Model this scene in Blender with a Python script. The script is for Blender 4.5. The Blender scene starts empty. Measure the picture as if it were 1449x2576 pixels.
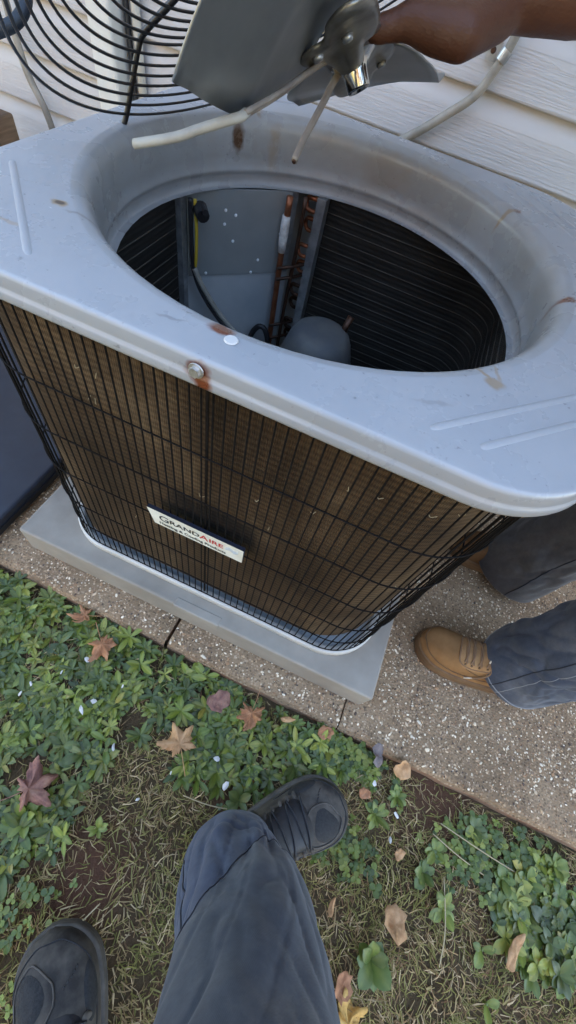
import bpy, bmesh, math, random
import numpy as np
from mathutils import Vector, Matrix, noise as mnoise

R = math.radians
random.seed(7); rng = np.random.default_rng(7)
scene = bpy.context.scene
COL = scene.collection

# ------------------------------------------------------------------ camera
cam_d = bpy.data.cameras.new("camera")
cam = bpy.data.objects.new("camera", cam_d); COL.objects.link(cam)
CAM = Vector((0.13941, -0.62026, 0.92720))
ROT = Matrix(((0.9074380, 0.3814932, 0.1761227), (0.4148457, -0.7467915, -0.5198130), (-0.0667782, 0.5447618, -0.8359278)))
right, up, back = ROT[0].copy(), -ROT[1].copy(), -ROT[2].copy()
m = Matrix((right, up, back)).transposed().to_4x4(); m.translation = CAM
cam.matrix_world = m
cam_d.sensor_fit = 'HORIZONTAL'; cam_d.sensor_width = 36.0
cam_d.lens = 36.0 * 1033.3167 / 1449.0
cam_d.clip_start = 0.01; cam_d.clip_end = 600
scene.camera = cam

# ------------------------------------------------------------------ world, sun, exposure
SUN_EL, SUN_AZ = R(36), R(20)          # the sun stands behind the house: everything in view lies in its shade
world = bpy.data.worlds.new("World"); scene.world = world; world.use_nodes = True
wn = world.node_tree; wn.nodes.clear()
sky = wn.nodes.new('ShaderNodeTexSky'); sky.sky_type = 'NISHITA'; sky.sun_disc = False
sky.sun_elevation = SUN_EL; sky.sun_rotation = SUN_AZ
sky.air_density = 1.0; sky.dust_density = 1.2; sky.ozone_density = 1.0
tint = wn.nodes.new('ShaderNodeMix'); tint.data_type = 'RGBA'; tint.blend_type = 'MULTIPLY'
tint.inputs[0].default_value = 1.0
tint.inputs[7].default_value = (1.0, 0.935, 0.85, 1)   # white balance of a picture taken in open shade
bg = wn.nodes.new('ShaderNodeBackground'); bg.inputs['Strength'].default_value = 0.15
wo = wn.nodes.new('ShaderNodeOutputWorld')
wn.links.new(sky.outputs[0], tint.inputs[6]); wn.links.new(tint.outputs[2], bg.inputs['Color'])
wn.links.new(bg.outputs[0], wo.inputs['Surface'])
sun_d = bpy.data.lights.new("sun", 'SUN'); sun_d.energy = 5.0; sun_d.angle = R(0.6); sun_d.color = (1, 0.90, 0.76)
sun = bpy.data.objects.new("sun", sun_d); COL.objects.link(sun)
sdir = Vector((math.sin(SUN_AZ) * math.cos(SUN_EL), math.cos(SUN_AZ) * math.cos(SUN_EL), math.sin(SUN_EL)))
sun.rotation_euler = sdir.to_track_quat('Z', 'Y').to_euler(); sun.location = (0, 6, 12)
vs = scene.view_settings
vs.view_transform = 'Standard'; vs.look = 'None'; vs.gamma = 1.0; vs.use_curve_mapping = False
vs.exposure = 3.27
scene.cycles.max_bounces = 6; scene.cycles.diffuse_bounces = 3; scene.cycles.glossy_bounces = 3
scene.cycles.sample_clamp_indirect = 6.0

# ------------------------------------------------------------------ node helpers
def newmat(name, base=(.5, .5, .5), rough=.6, metal=0.0, spec=.5):
    mt = bpy.data.materials.new(name); mt.use_nodes = True
    b = mt.node_tree.nodes['Principled BSDF']
    b.inputs['Base Color'].default_value = (*base, 1); b.inputs['Roughness'].default_value = rough
    b.inputs['Metallic'].default_value = metal; b.inputs['Specular IOR Level'].default_value = spec
    return mt
class NT:
    def __init__(s, mt): s.t = mt.node_tree; s.b = s.t.nodes['Principled BSDF']
    def n(s, kind, **kw):
        nd = s.t.nodes.new('ShaderNode' + kind)
        for k, v in kw.items(): setattr(nd, k, v)
        return nd
    def l(s, a, b): s.t.links.new(a, b)
    def coord(s, which='Object', scale=(1, 1, 1), rot=(0, 0, 0)):
        c = s.n('TexCoord'); mp = s.n('Mapping'); s.l(c.outputs[which], mp.inputs[0])
        mp.inputs['Scale'].default_value = scale; mp.inputs['Rotation'].default_value = rot
        return mp.outputs[0]
    def noise(s, vec, scale, detail=4, rough=.6, dist=0):
        nd = s.n('TexNoise'); s.l(vec, nd.inputs['Vector'])
        nd.inputs['Scale'].default_value = scale; nd.inputs['Detail'].default_value = detail
        nd.inputs['Roughness'].default_value = rough; nd.inputs['Distortion'].default_value = dist
        return nd.outputs['Fac']
    def ramp(s, fac, stops):
        nd = s.n('ValToRGB'); s.l(fac, nd.inputs[0]); e = nd.color_ramp.elements
        while len(e) < len(stops): e.new(.5)
        for i, (p, c) in enumerate(stops):
            e[i].position = p; e[i].color = (*c, 1) if len(c) == 3 else c
        return nd.outputs[0]
    def mix(s, fac, a, b, mode='MIX'):
        nd = s.n('Mix', data_type='RGBA', blend_type=mode)
        for inp, v in ((nd.inputs[0], fac), (nd.inputs[6], a), (nd.inputs[7], b)):
            if hasattr(v, 'is_linked'): s.l(v, inp)
            elif isinstance(v, (int, float)): inp.default_value = v
            else: inp.default_value = (*v, 1)
        return nd.outputs[2]
    def math(s, op, a, b=None, clamp=False):
        nd = s.n('Math', operation=op, use_clamp=clamp)
        for inp, v in ((nd.inputs[0], a), (nd.inputs[1], b)):
            if v is None: continue
            if hasattr(v, 'is_linked'): s.l(v, inp)
            else: inp.default_value = v
        return nd.outputs[0]
    def bump(s, h, strength=.3, dist=.002):
        nd = s.n('Bump'); nd.inputs['Strength'].default_value = strength; nd.inputs['Distance'].default_value = dist
        s.l(h, nd.inputs['Height'])
        if s.b.inputs['Normal'].is_linked: s.l(s.b.inputs['Normal'].links[0].from_socket, nd.inputs['Normal'])
        s.l(nd.outputs[0], s.b.inputs['Normal'])
    def color(s, sock): s.l(sock, s.b.inputs['Base Color'])
    def rough(s, sock): s.l(sock, s.b.inputs['Roughness'])
    def attr(s, name):
        a = s.n('Attribute'); a.attribute_name = name; return a.outputs['Color']

def noisy(name, c1, c2, scale=8, rough=.6, metal=0, spec=.5, bump=0, bscale=60, bdist=.002, detail=5, lo=.35, hi=.65):
    mt = newmat(name, c1, rough, metal, spec); t = NT(mt); v = t.coord()
    t.color(t.ramp(t.noise(v, scale, detail), [(lo, c1), (hi, c2)]))
    if bump: t.bump(t.noise(v, bscale, 4), bump, bdist)
    return mt
M = {}

# paint of the condenser cabinet, with rust and dirt at the screw holes
def lid_material():
    mt = newmat('cabinet_paint', (.33, .335, .345), .34, 0, .5); t = NT(mt)
    v = t.coord()
    base = t.ramp(t.noise(v, 3.5, 6), [(.3, (.315, .325, .34)), (.7, (.365, .37, .38))])
    grime = t.math('MULTIPLY', t.math('SUBTRACT', t.noise(v, 38, 8, .75), .60, True), 3.0, True)
    col = t.mix(t.math('MULTIPLY', grime, .5), base, (.20, .19, .17))
    # dark specks
    sp = t.math('MULTIPLY', t.math('SUBTRACT', t.noise(v, 150, 2, .5), .70, True), 14, True)
    col = t.mix(t.math('MULTIPLY', sp, .55), col, (.10, .10, .10))
    tc = t.n('TexCoord'); wob = t.n('TexNoise'); t.l(tc.outputs['Object'], wob.inputs['Vector']); wob.inputs['Scale'].default_value = 70
    wsub = t.n('VectorMath', operation='SUBTRACT'); t.l(wob.outputs['Color'], wsub.inputs[0]); wsub.inputs[1].default_value = (.5, .5, .5)
    wsc = t.n('VectorMath', operation='SCALE'); t.l(wsub.outputs[0], wsc.inputs[0]); wsc.inputs['Scale'].default_value = .012
    pos = t.n('VectorMath', operation='ADD'); t.l(tc.outputs['Object'], pos.inputs[0]); t.l(wsc.outputs[0], pos.inputs[1])
    # (x, y, z, size x, size y, size z, turn, colour, strength)
    rust = (.16, .045, .018); tan = (.30, .21, .12); dark = (.08, .06, .05)
    spots = [(-.006, -.322, .696, .014, .008, .02, 0, rust, .95), (-.004, -.3690, .683, .0125, .008, .0115, 0, rust, 1),
             (.002, -.3690, .674, .0085, .008, .011, 0, rust, 1), (.314, 0, .696, .011, .008, .02, 0, rust, 1), (.290, -.003, .68, .022, .006, .03, .1, rust, .6),
             (.228, .228, .696, .007, .007, .02, 0, rust, .8), (.210, .220, .69, .022, .004, .03, .5, tan, .8),
             (-.238, -.238, .696, .010, .006, .02, 0, tan, .9), (-.238, -.238, .696, .0045, .0035, .02, 0, dark, 1), (-.20, -.243, .696, .026, .0025, .02, .1, dark, .5),
             (.243, -.236, .696, .011, .008, .02, 0, tan, .75), (.226, -.222, .696, .018, .0028, .02, -.7, tan, .8), (.243, -.216, .696, .016, .0022, .02, 1.9, tan, .6),
             (-.243, .188, .664, .012, .012, .022, 0, (.075, .030, .012), 1), (-.225, .225, .69, .007, .008, .03, 0, tan, .7), (-.19, .222, .66, .012, .02, .06, 0, tan, .5), (-.215, .19, .65, .009, .02, .05, 0, tan, .4),
             (.0, .30, .66, .05, .02, .03, 0, tan, .25), (-.245, -.30, .696, .018, .003, .02, .2, tan, .5),
             (.19, -.30, .696, .02, .0025, .02, .4, dark, .25), (-.05, -.335, .696, .014, .0018, .02, .2, dark, .3)]
    for (x, y, z, sx, sy, sz, rz, c, k) in spots:
        d = t.n('VectorMath', operation='SUBTRACT'); t.l(pos.outputs[0], d.inputs[0]); d.inputs[1].default_value = (x, y, z)
        rr = t.n('VectorRotate', rotation_type='Z_AXIS'); t.l(d.outputs[0], rr.inputs['Vector']); rr.inputs['Angle'].default_value = -rz
        dv = t.n('VectorMath', operation='DIVIDE'); t.l(rr.outputs[0], dv.inputs[0]); dv.inputs[1].default_value = (sx, sy, sz)
        ln = t.n('VectorMath', operation='LENGTH'); t.l(dv.outputs[0], ln.inputs[0])
        f = t.math('MULTIPLY', t.math('MULTIPLY', t.math('SUBTRACT', 1.15, ln.outputs['Value'], True), 2.0, True), k, True)
        col = t.mix(f, col, c)
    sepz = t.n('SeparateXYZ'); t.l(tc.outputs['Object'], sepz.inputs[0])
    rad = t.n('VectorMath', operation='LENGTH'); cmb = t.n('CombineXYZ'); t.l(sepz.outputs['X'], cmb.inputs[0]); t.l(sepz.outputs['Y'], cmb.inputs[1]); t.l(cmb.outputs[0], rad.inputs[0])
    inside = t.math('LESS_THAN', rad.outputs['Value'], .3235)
    throat_shade = t.math('MULTIPLY', t.math('SUBTRACT', t.noise(t.coord(scale=(9, 9, 14)), 1.4, 7, .7), .30, True), 1.7, True)
    col = t.mix(t.math('MULTIPLY', inside, t.math('MULTIPLY', throat_shade, .60)), col, (.20, .175, .135))  # warm dimness of the throat painted in as a mottled brown tint
    film = t.math('MULTIPLY', t.math('SUBTRACT', t.noise(t.coord(scale=(4, 4, 4)), 1.9, 8, .72), .50, True), 2.2, True)
    col = t.mix(t.math('MULTIPLY', film, .3), col, (.22, .20, .165))
    # white scuffs
    sc = t.math('MULTIPLY', t.math('SUBTRACT', t.noise(t.coord(scale=(30, 80, 30)), 1.6, 2, .5), .80, True), 25, True)
    col = t.mix(sc, col, (.8, .8, .8))
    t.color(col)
    t.rough(t.ramp(t.noise(v, 14, 5), [(.3, (.24,) * 3), (.75, (.33,) * 3)]))
    t.bump(t.noise(v, 260, 3), .06, .001)
    t.bump(t.noise(v, 5, 2), .06, .004)
    return mt
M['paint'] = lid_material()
M['paint_in'] = noisy('cabinet_paint_inside', (.33, .36, .38), (.42, .44, .45), 9, .5)
M['rib'] = newmat('rib_paint', (.345, .35, .36), .36)
M['control'] = noisy('control_box_grey', (.20, .215, .215), (.26, .27, .265), 7, .5)
M['base_rim'] = noisy('base_pan_paint', (.46, .44, .40), (.56, .54, .50), 14, .5, bump=.1)
M['black_wire'] = noisy('black_wire_coating', (.006, .005, .0045), (.013, .011, .010), 40, .85, 0, .12)
M['guard_black'] = noisy('guard_black_coating', (.008, .008, .009), (.02, .018, .018), 50, .35, 0, .5)
def coil_mat(name, c1, c2, c3, rough=.75, dark_patch=False):
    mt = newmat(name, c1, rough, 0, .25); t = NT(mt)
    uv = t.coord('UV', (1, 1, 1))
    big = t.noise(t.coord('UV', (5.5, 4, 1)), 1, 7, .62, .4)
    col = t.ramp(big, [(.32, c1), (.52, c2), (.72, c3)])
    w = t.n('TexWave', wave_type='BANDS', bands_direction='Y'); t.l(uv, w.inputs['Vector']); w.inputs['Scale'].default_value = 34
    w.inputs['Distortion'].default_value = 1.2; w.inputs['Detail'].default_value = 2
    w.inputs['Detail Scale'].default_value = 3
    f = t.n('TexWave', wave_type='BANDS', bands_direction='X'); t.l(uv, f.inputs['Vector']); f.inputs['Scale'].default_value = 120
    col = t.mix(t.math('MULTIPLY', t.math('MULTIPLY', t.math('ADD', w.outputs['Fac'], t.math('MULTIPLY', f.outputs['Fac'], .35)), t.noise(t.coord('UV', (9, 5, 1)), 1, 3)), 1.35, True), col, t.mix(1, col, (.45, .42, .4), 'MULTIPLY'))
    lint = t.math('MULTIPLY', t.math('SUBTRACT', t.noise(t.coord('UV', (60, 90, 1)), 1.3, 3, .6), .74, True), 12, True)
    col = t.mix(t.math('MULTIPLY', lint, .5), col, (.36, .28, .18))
    if dark_patch:  # ragged near-black patch on the front fins behind and above the nameplate
        su = t.n('SeparateXYZ'); t.l(uv, su.inputs[0]); nz = t.math('MULTIPLY', t.math('SUBTRACT', t.noise(t.coord('UV', (55, 40, 1)), 1, 5, .6), .5), .9)
        du = t.math('ABSOLUTE', t.math('DIVIDE', t.math('SUBTRACT', su.outputs['X'], .716 + .004), .080)); dz = t.math('ABSOLUTE', t.math('DIVIDE', t.math('SUBTRACT', su.outputs['Y'], .392), .034))
        sf = t.math('MULTIPLY', t.math('ADD', t.math('SUBTRACT', 1.0, t.math('MAXIMUM', t.math('POWER', du, 3), t.math('POWER', dz, 2))), nz), 1.6, True)
        sf = t.math('MULTIPLY', sf, .82)
        col = t.mix(sf, col, (.004, .004, .005))
    t.color(col); t.bump(f.outputs['Fac'], .5, .0015); t.bump(w.outputs['Fac'], .4, .0012)
    return mt
M['coil'] = coil_mat('condenser_coil_fins', (.046, .028, .014), (.098, .062, .033), (.225, .155, .085), dark_patch=True)
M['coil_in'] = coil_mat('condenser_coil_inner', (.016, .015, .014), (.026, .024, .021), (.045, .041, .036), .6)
M['galv'] = noisy('galvanized_steel', (.28, .29, .30), (.50, .51, .52), 45, .38, .75, bump=.1, bscale=90)
M['copper'] = noisy('copper_pipe', (.22, .070, .030), (.36, .14, .07), 40, .42, .7)
M['copper_dark'] = noisy('tarnished_copper', (.03, .018, .012), (.09, .04, .022), 40, .45, .5)
M['white_tape'] = noisy('white_pipe_tape', (.45, .43, .40), (.72, .70, .66), 90, .7, bump=.4, bscale=120)
M['comp'] = noisy('compressor_paint', (.085, .092, .10), (.15, .145, .135), 14, .6)
M['yellow'] = newmat('yellow_wire', (.45, .32, .03), .45)
M['black_rubber'] = noisy('black_rubber', (.008, .008, .010), (.018, .018, .021), 20, .5)
M['white_dot'] = newmat('white_light_dot', (.85, .85, .85), .3); M['matt_black'] = newmat('matt_near_black', (.003, .003, .004), .95, 0, .05); M['screw_or_light_dot'] = noisy('dull_zinc', (.42, .40, .37), (.62, .60, .57), 180, .42, .8)
M['plate_white'] = noisy('nameplate_face', (.70, .67, .56), (.80, .78, .68), 30, .45)
M['plate_edge'] = newmat('nameplate_edge', (.012, .014, .025), .4)
M['ink'] = newmat('black_ink', (.02, .02, .02), .5); M['ink_red'] = newmat('red_ink', (.50, .03, .025), .5); M['ink_grey'] = newmat('grey_ink', (.45, .47, .45), .5)
M['blade'] = noisy('fan_blade_metal', (.26, .27, .275), (.40, .405, .40), 7, .40, .8, bump=.08, bscale=40)
M['hub'] = noisy('stamped_steel', (.17, .16, .14), (.36, .34, .30), 26, .36, .8, bump=.2, bscale=60)
M['hub_tube'] = noisy('plated_tube', (.55, .52, .46), (.72, .70, .66), 30, .16, 1)
M['sleeve'] = noisy('grey_cable_sleeve', (.26, .24, .205), (.36, .34, .29), 30, .55, bump=.15, bscale=120)
M['sleeve_dark'] = noisy('dusty_cable_sleeve', (.18, .145, .12), (.27, .23, .19), 30, .6, bump=.2, bscale=120)
M['pad'] = noisy('cast_pad', (.235, .205, .168), (.335, .298, .248), 6, .85, bump=.25, bscale=160, bdist=.001)
M['downspout'] = noisy('white_enamel', (.58, .55, .48), (.66, .63, .57), 10, .4)
M['conduit'] = noisy('weathered_conduit', (.20, .175, .14), (.34, .30, .245), 18, .6, bump=.15, bscale=90)
M['wood'] = None
def wood():
    mt = newmat('brown_timber', (.16, .09, .045), .75); t = NT(mt)
    nz = t.noise(t.coord(scale=(3, 3, 40)), 3, 5, .6)
    t.color(t.ramp(nz, [(.3, (.10, .055, .028)), (.7, (.24, .15, .085))])); t.bump(nz, .4, .003); return mt
M['wood'] = wood()
def siding():
    mt = newmat('vinyl_siding', (.50, .47, .45), .48, 0, .4); t = NT(mt)
    v = t.coord('Object', (2.2, 1, 60))
    g = t.noise(v, 3.0, 3, .5, .6)
    gr = t.math('POWER', t.math('SUBTRACT', 1.0, t.math('ABSOLUTE', t.math('MULTIPLY', t.math('SUBTRACT', g, .5), 5)), True), 3)
    z = t.n('SeparateXYZ'); tc = t.n('TexCoord'); t.l(tc.outputs['Object'], z.inputs[0])
    flat = t.math('LESS_THAN', z.outputs['Z'], .074)
    h = t.math('MULTIPLY', gr, flat)
    t.bump(h, .35, .0018)
    dirt = t.noise(t.coord(scale=(1.5, 1, 6)), 2.2, 6)
    t.color(t.ramp(dirt, [(.3, (.47, .435, .41)), (.7, (.53, .50, .485))]))
    return mt
M['siding'] = siding()
M['roof'] = noisy('roof_shingle', (.05, .05, .05), (.09, .085, .08), 12, .9)
def attr_mat(name, rough=.6, spec=.3, bump=0, bscale=80, bdist=.001):
    mt = newmat(name, (.5, .5, .5), rough, 0, spec); t = NT(mt)
    t.color(t.attr('Col'))
    if bump: t.bump(t.noise(t.coord(), bscale, 3), bump, bdist)
    return mt
M['pebble'] = attr_mat('pebble_stone', .6, .4)
M['grass'] = attr_mat('dry_grass_blades', .75, .2)
def leafm(name, rough=.42):
    mt = newmat(name, (.1, .2, .05), rough, 0, .45); t = NT(mt)
    c = t.attr('Col'); nz = t.noise(t.coord(), 90, 3)
    t.color(t.mix(nz, t.mix(1, c, (.72, .75, .7), 'MULTIPLY'), t.mix(1, c, (1.25, 1.22, 1.2), 'MULTIPLY')))
    t.bump(t.noise(t.coord(), 220, 2), .15, .001)
    return mt
M['leaf'] = leafm('weed_leaf')
def dryleaf(name, c1, c2, c3):
    mt = newmat(name, c1, .7, 0, .25); t = NT(mt); v = t.coord()
    t.color(t.ramp(t.noise(v, 55, 6, .7), [(.3, c1), (.5, c2), (.72, c3)])); t.bump(t.noise(v, 130, 4), .5, .002); return mt
M['dl_tan'] = dryleaf('dead_leaf_tan', (0.324, 0.168, 0.075), (0.486, 0.272, 0.126), (0.594, 0.363, 0.195))
M['dl_brown'] = dryleaf('dead_leaf_brown', (0.21, 0.094, 0.045), (0.375, 0.173, 0.083), (0.495, 0.259, 0.14))
M['dl_purple'] = dryleaf('dead_leaf_purple', (0.15, 0.072, 0.064), (0.27, 0.13, 0.096), (0.405, 0.23, 0.153))
M['dl_yellow'] = dryleaf('dead_leaf_yellow', (0.345, 0.188, 0.049), (0.575, 0.342, 0.098), (0.644, 0.42, 0.156))
M['dl_grey'] = dryleaf('dead_leaf_grey', (0.108, 0.086, 0.087), (0.18, 0.144, 0.138), (0.264, 0.219, 0.194))
M['chip'] = newmat('white_chip', (.58, .56, .53), .5)
M['twig'] = newmat('pale_straw', (.42, .34, .2), .7)
def soil():
    mt = newmat('soil', (.1, .06, .04), .95, 0, .1); t = NT(mt); v = t.coord()
    a = t.ramp(t.noise(v, 5, 6, .7), [(.3, (.075, .055, .028)), (.55, (.12, .082, .044)), (.75, (.17, .105, .060))])
    fine = t.noise(v, 90, 6, .75)
    col = t.mix(t.math('MULTIPLY', fine, .6), a, (.035, .03, .018))
    tc = t.n('TexCoord')
    for (x, y, s, k) in ((.035, -.835, .10, .9), (.20, -.66, .05, .6), (.60, -.485, .09, .7), (.62, -.475, .16, .4), (.29, -.90, .08, .6)):
        d = t.n('VectorMath', operation='DISTANCE'); t.l(tc.outputs['Object'], d.inputs[0]); d.inputs[1].default_value = (x, y, 0)
        f = t.math('MULTIPLY', t.math('SUBTRACT', t.math('ADD', 1.3, t.math('MULTIPLY', t.math('SUBTRACT', t.noise(v, 22, 4), .5), 1.6)), t.math('DIVIDE', d.outputs['Value'], s), True), k, True)
        col = t.mix(f, col, (.12, .058, .036))
    # lawn further off
    sep = t.n('SeparateXYZ'); t.l(tc.outputs['Object'], sep.inputs[0])
    far = t.math('GREATER_THAN', t.math('ABSOLUTE', t.math('ADD', sep.outputs['Y'], 1.0)), 1.4)
    lawn = t.ramp(t.noise(v, 2.0, 6), [(.3, (.16, .15, .06)), (.7, (.24, .21, .10))])
    t.color(t.mix(far, col, lawn)); t.bump(fine, .9, .01); return mt
M['soil'] = soil()
def concrete():
    mt = newmat('aggregate_concrete', (.25, .2, .16), .85, 0, .25); t = NT(mt); v = t.coord()
    big = t.ramp(t.noise(v, 6, 6, .65), [(.3, (.19, .123, .070)), (.5, (.275, .183, .106)), (.72, (.37, .256, .153))])
    vor = t.n('TexVoronoi'); t.l(v, vor.inputs['Vector']); vor.inputs['Scale'].default_value = 190
    stone = t.ramp(vor.outputs['Color'], [(.15, (.08, .052, .032)), (.5, (.25, .170, .105)), (.9, (.56, .41, .27))])
    edge = t.math('LESS_THAN', vor.outputs['Distance'], .45)
    col = t.mix(t.math('MULTIPLY', edge, .65), big, stone)
    t.color(col); t.bump(vor.outputs['Distance'], .5, .003); t.bump(t.noise(v, 300, 4), .4, .002); return mt
M['concrete'] = concrete()
M['clay_edge'] = noisy('clay_stained_edge', (.24, .12, .06), (.36, .23, .14), 14, .9, bump=.6, bscale=70, bdist=.006)
M['skin'] = None
def skin(name, c1, c2):
    mt = newmat(name, c1, .5, 0, .4); t = NT(mt); v = t.coord()
    t.color(t.ramp(t.noise(v, 14, 5), [(.3, c1), (.7, c2)])); t.bump(t.noise(v, 240, 4), .22, .0012)
    vo = t.n('TexVoronoi'); t.l(t.coord(scale=(1, 1, 2.2)), vo.inputs['Vector']); vo.inputs['Scale'].default_value = 210; t.bump(vo.outputs['Distance'], .22, .0012); t.bump(t.noise(t.coord(scale=(1.6, .5, .5)), 70, 3), .35, .003)
    t.b.inputs['Subsurface Weight'].default_value = .05; t.b.inputs['Subsurface Radius'].default_value = (.01, .004, .002)
    return mt
M['skin'] = skin('brown_skin', (.080, .030, .015), (.135, .056, .029))
def denim(name, c1, c2, c3):
    mt = newmat(name, c1, .85, 0, .2); t = NT(mt); v = t.coord()
    lint = t.noise(v, 95, 6, .7)
    cc = t.ramp(t.noise(v, 7, 7, .68), [(.3, c1), (.52, c2), (.72, c3)])
    t.color(t.mix(lint, t.mix(1, cc, (.62, .62, .64), 'MULTIPLY'), t.mix(1, cc, (1.42, 1.40, 1.36), 'MULTIPLY')))
    w = t.n('TexWave', wave_type='BANDS', bands_direction='DIAGONAL'); t.l(v, w.inputs['Vector']); w.inputs['Scale'].default_value = 260
    t.bump(w.outputs['Fac'], .12, .0006); t.bump(t.noise(v, 420, 3), .2, .0006)
    t.b.inputs['Sheen Weight'].default_value = .15
    return mt
M['denim'] = denim('blue_grey_work_trousers', (.034, .047, .088), (.052, .066, .106), (.090, .102, .135))
M['denim_panel'] = denim('grey_knee_panel', (.038, .046, .064), (.064, .073, .090), (.115, .118, .120))
M['denim2'] = denim('faded_blue_jeans', (.032, .040, .066), (.060, .068, .090), (.125, .125, .135))
M['denim_grey'] = denim('grey_trousers', (.050, .046, .046), (.075, .070, .070), (.105, .10, .098))
M['stitch'] = newmat('seam_thread', (.018, .020, .030), .8)
M['stitch_light'] = newmat('pale_seam_thread', (.24, .24, .25), .8)
M['suede'] = noisy('tan_nubuck', (.19, .095, .036), (.31, .17, .072), 14, .9, 0, .15, bump=.25, bscale=260, bdist=.001)
M['suede_shaded'] = noisy('shaded_tan_nubuck', (.10, .05, .02), (.17, .09, .04), 18, .9, 0, .15)  # same nubuck darkened: the rear boot's shade is put into its colour
M['suede2'] = noisy('tan_nubuck_panel', (.26, .14, .06), (.40, .235, .11), 25, .85, 0, .15, bump=.25, bscale=260, bdist=.001)
M['boot_sole'] = noisy('brown_boot_sole', (.11, .055, .022), (.17, .095, .042), 30, .7)
M['lace'] = newmat('boot_lace', (.22, .13, .07), .8); M['lace_tip'] = newmat('pale_lace', (.62, .56, .46), .6)
M['shoe'] = noisy('grey_black_leather', (.030, .027, .025), (.105, .092, .078), 24, .7, 0, .22, bump=.2, bscale=180, bdist=.001)
M['shoe_mesh'] = noisy('shoe_mesh_panel', (.013, .013, .014), (.026, .026, .027), 300, .8, bump=.5, bscale=500, bdist=.001)
M['shoe_dark'] = noisy('black_shoe_fabric', (.008, .008, .010), (.020, .020, .024), 60, .55, bump=.3, bscale=200, bdist=.001)
M['shoe_sole'] = noisy('grey_rubber_sole', (.045, .041, .037), (.11, .098, .084), 30, .85)
M['shirt'] = noisy('dark_work_shirt', (.03, .035, .05), (.05, .055, .07), 12, .9)
M['hair'] = noisy('dark_hair', (.012, .010, .009), (.025, .02, .018), 60, .7)
M['case'] = noisy('navy_black_plastic', (.016, .020, .032), (.026, .031, .044), 10, .38, bump=.1, bscale=120)
M['case_edge'] = newmat('black_plastic_edge', (.006, .006, .008), .5)

# ------------------------------------------------------------------ mesh helpers
def obj(name, verts, faces, mat=None, parent=None, smooth=False, uv=None, cols=None):
    me = bpy.data.meshes.new(name); me.from_pydata([tuple(v) for v in verts], [], [tuple(f) for f in faces])
    if smooth: me.polygons.foreach_set('use_smooth', [True] * len(me.polygons))
    if mat is not None: me.materials.append(M[mat] if isinstance(mat, str) else mat)
    if uv is not None:
        ul = me.uv_layers.new(name='UVMap')
        ul.data.foreach_set('uv', np.asarray([uv[l.vertex_index] for l in me.loops], dtype=np.float32).ravel())
    if cols is not None:
        ca = me.color_attributes.new('Col', 'FLOAT_COLOR', 'POINT')
        c = np.ones((len(verts), 4), np.float32); c[:, :3] = np.asarray(cols); ca.data.foreach_set('color', c.ravel())
    o = bpy.data.objects.new(name, me); COL.objects.link(o)
    if parent is not None: o.parent = parent
    return o
def link_copy(src, parent, mw):
    c = src.copy(); COL.objects.link(c); c.parent = parent; c.matrix_local = mw; return c
def tag(o, label=None, cat=None, group=None, kind=None):
    for k, v in (('label', label), ('category', cat), ('group', group), ('kind', kind)):
        if v: o[k] = v
    return o
def thing(name, label, cat, loc=(0, 0, 0), group=None):
    o = bpy.data.objects.new(name, None); COL.objects.link(o); o.location = loc; o.empty_display_size = .05
    return tag(o, label, cat, group)
def keep(o, parent):            # parent without moving
    o.parent = parent; o.matrix_parent_inverse = Matrix.Translation(-Vector(parent.location)); return o
class MB:
    def __init__(s): s.v = []; s.f = []
    def add(s, v, f):
        k = len(s.v); s.v += [tuple(p) for p in v]; s.f += [tuple(i + k for i in q) for q in f]; return s
    def box(s, lo, hi):
        x0, y0, z0 = lo; x1, y1, z1 = hi
        return s.add([(x0, y0, z0), (x1, y0, z0), (x1, y1, z0), (x0, y1, z0), (x0, y0, z1), (x1, y0, z1), (x1, y1, z1), (x0, y1, z1)],
                     [(0, 3, 2, 1), (4, 5, 6, 7), (0, 1, 5, 4), (1, 2, 6, 5), (2, 3, 7, 6), (3, 0, 4, 7)])
    def tube(s, pts, r, n=8, closed=False, cap=True, flat=1.0):
        pts = [Vector(p) for p in pts]; N = len(pts); rr = r if hasattr(r, '__len__') else [r] * N
        prev = None; V = []
        for i, p in enumerate(pts):
            if closed: t = (pts[(i + 1) % N] - pts[i - 1])
            else: t = pts[min(i + 1, N - 1)] - pts[max(i - 1, 0)]
            t.normalize()
            if prev is None:
                a = Vector((0, 0, 1)) if abs(t.z) < .9 else Vector((1, 0, 0))
                prev = t.cross(a).normalized()
            u = (prev - t * prev.dot(t)).normalized(); w = t.cross(u); prev = u
            for k in range(n):
                an = 2 * math.pi * k / n
                V.append(p + u * (rr[i] * math.cos(an)) + w * (rr[i] * flat * math.sin(an)))
        F = []
        for i in range(N if closed else N - 1):
            j = (i + 1) % N
            for k in range(n):
                F.append((i * n + k, i * n + (k + 1) % n, j * n + (k + 1) % n, j * n + k))
        if cap and not closed: F += [tuple(range(n - 1, -1, -1)), tuple((N - 1) * n + k for k in range(n))]
        return s.add(V, F)
    def build(s, name, mat, parent=None, smooth=False, **kw): return obj(name, s.v, s.f, mat, parent, smooth, **kw)
def cr(pts, n=6):               # catmull-rom through rows of numbers
    P = np.asarray(pts, float); P = np.vstack([2 * P[0] - P[1], P, 2 * P[-1] - P[-2]]); out = []
    for i in range(1, len(P) - 2):
        for k in range(n):
            t = k / n; a, b, c, d = P[i - 1], P[i], P[i + 1], P[i + 2]
            out.append(.5 * ((2 * b) + (-a + c) * t + (2 * a - 5 * b + 4 * c - d) * t * t + (-a + 3 * b - 3 * c + d) * t ** 3))
    out.append(P[-2]); return np.array(out)
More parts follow.
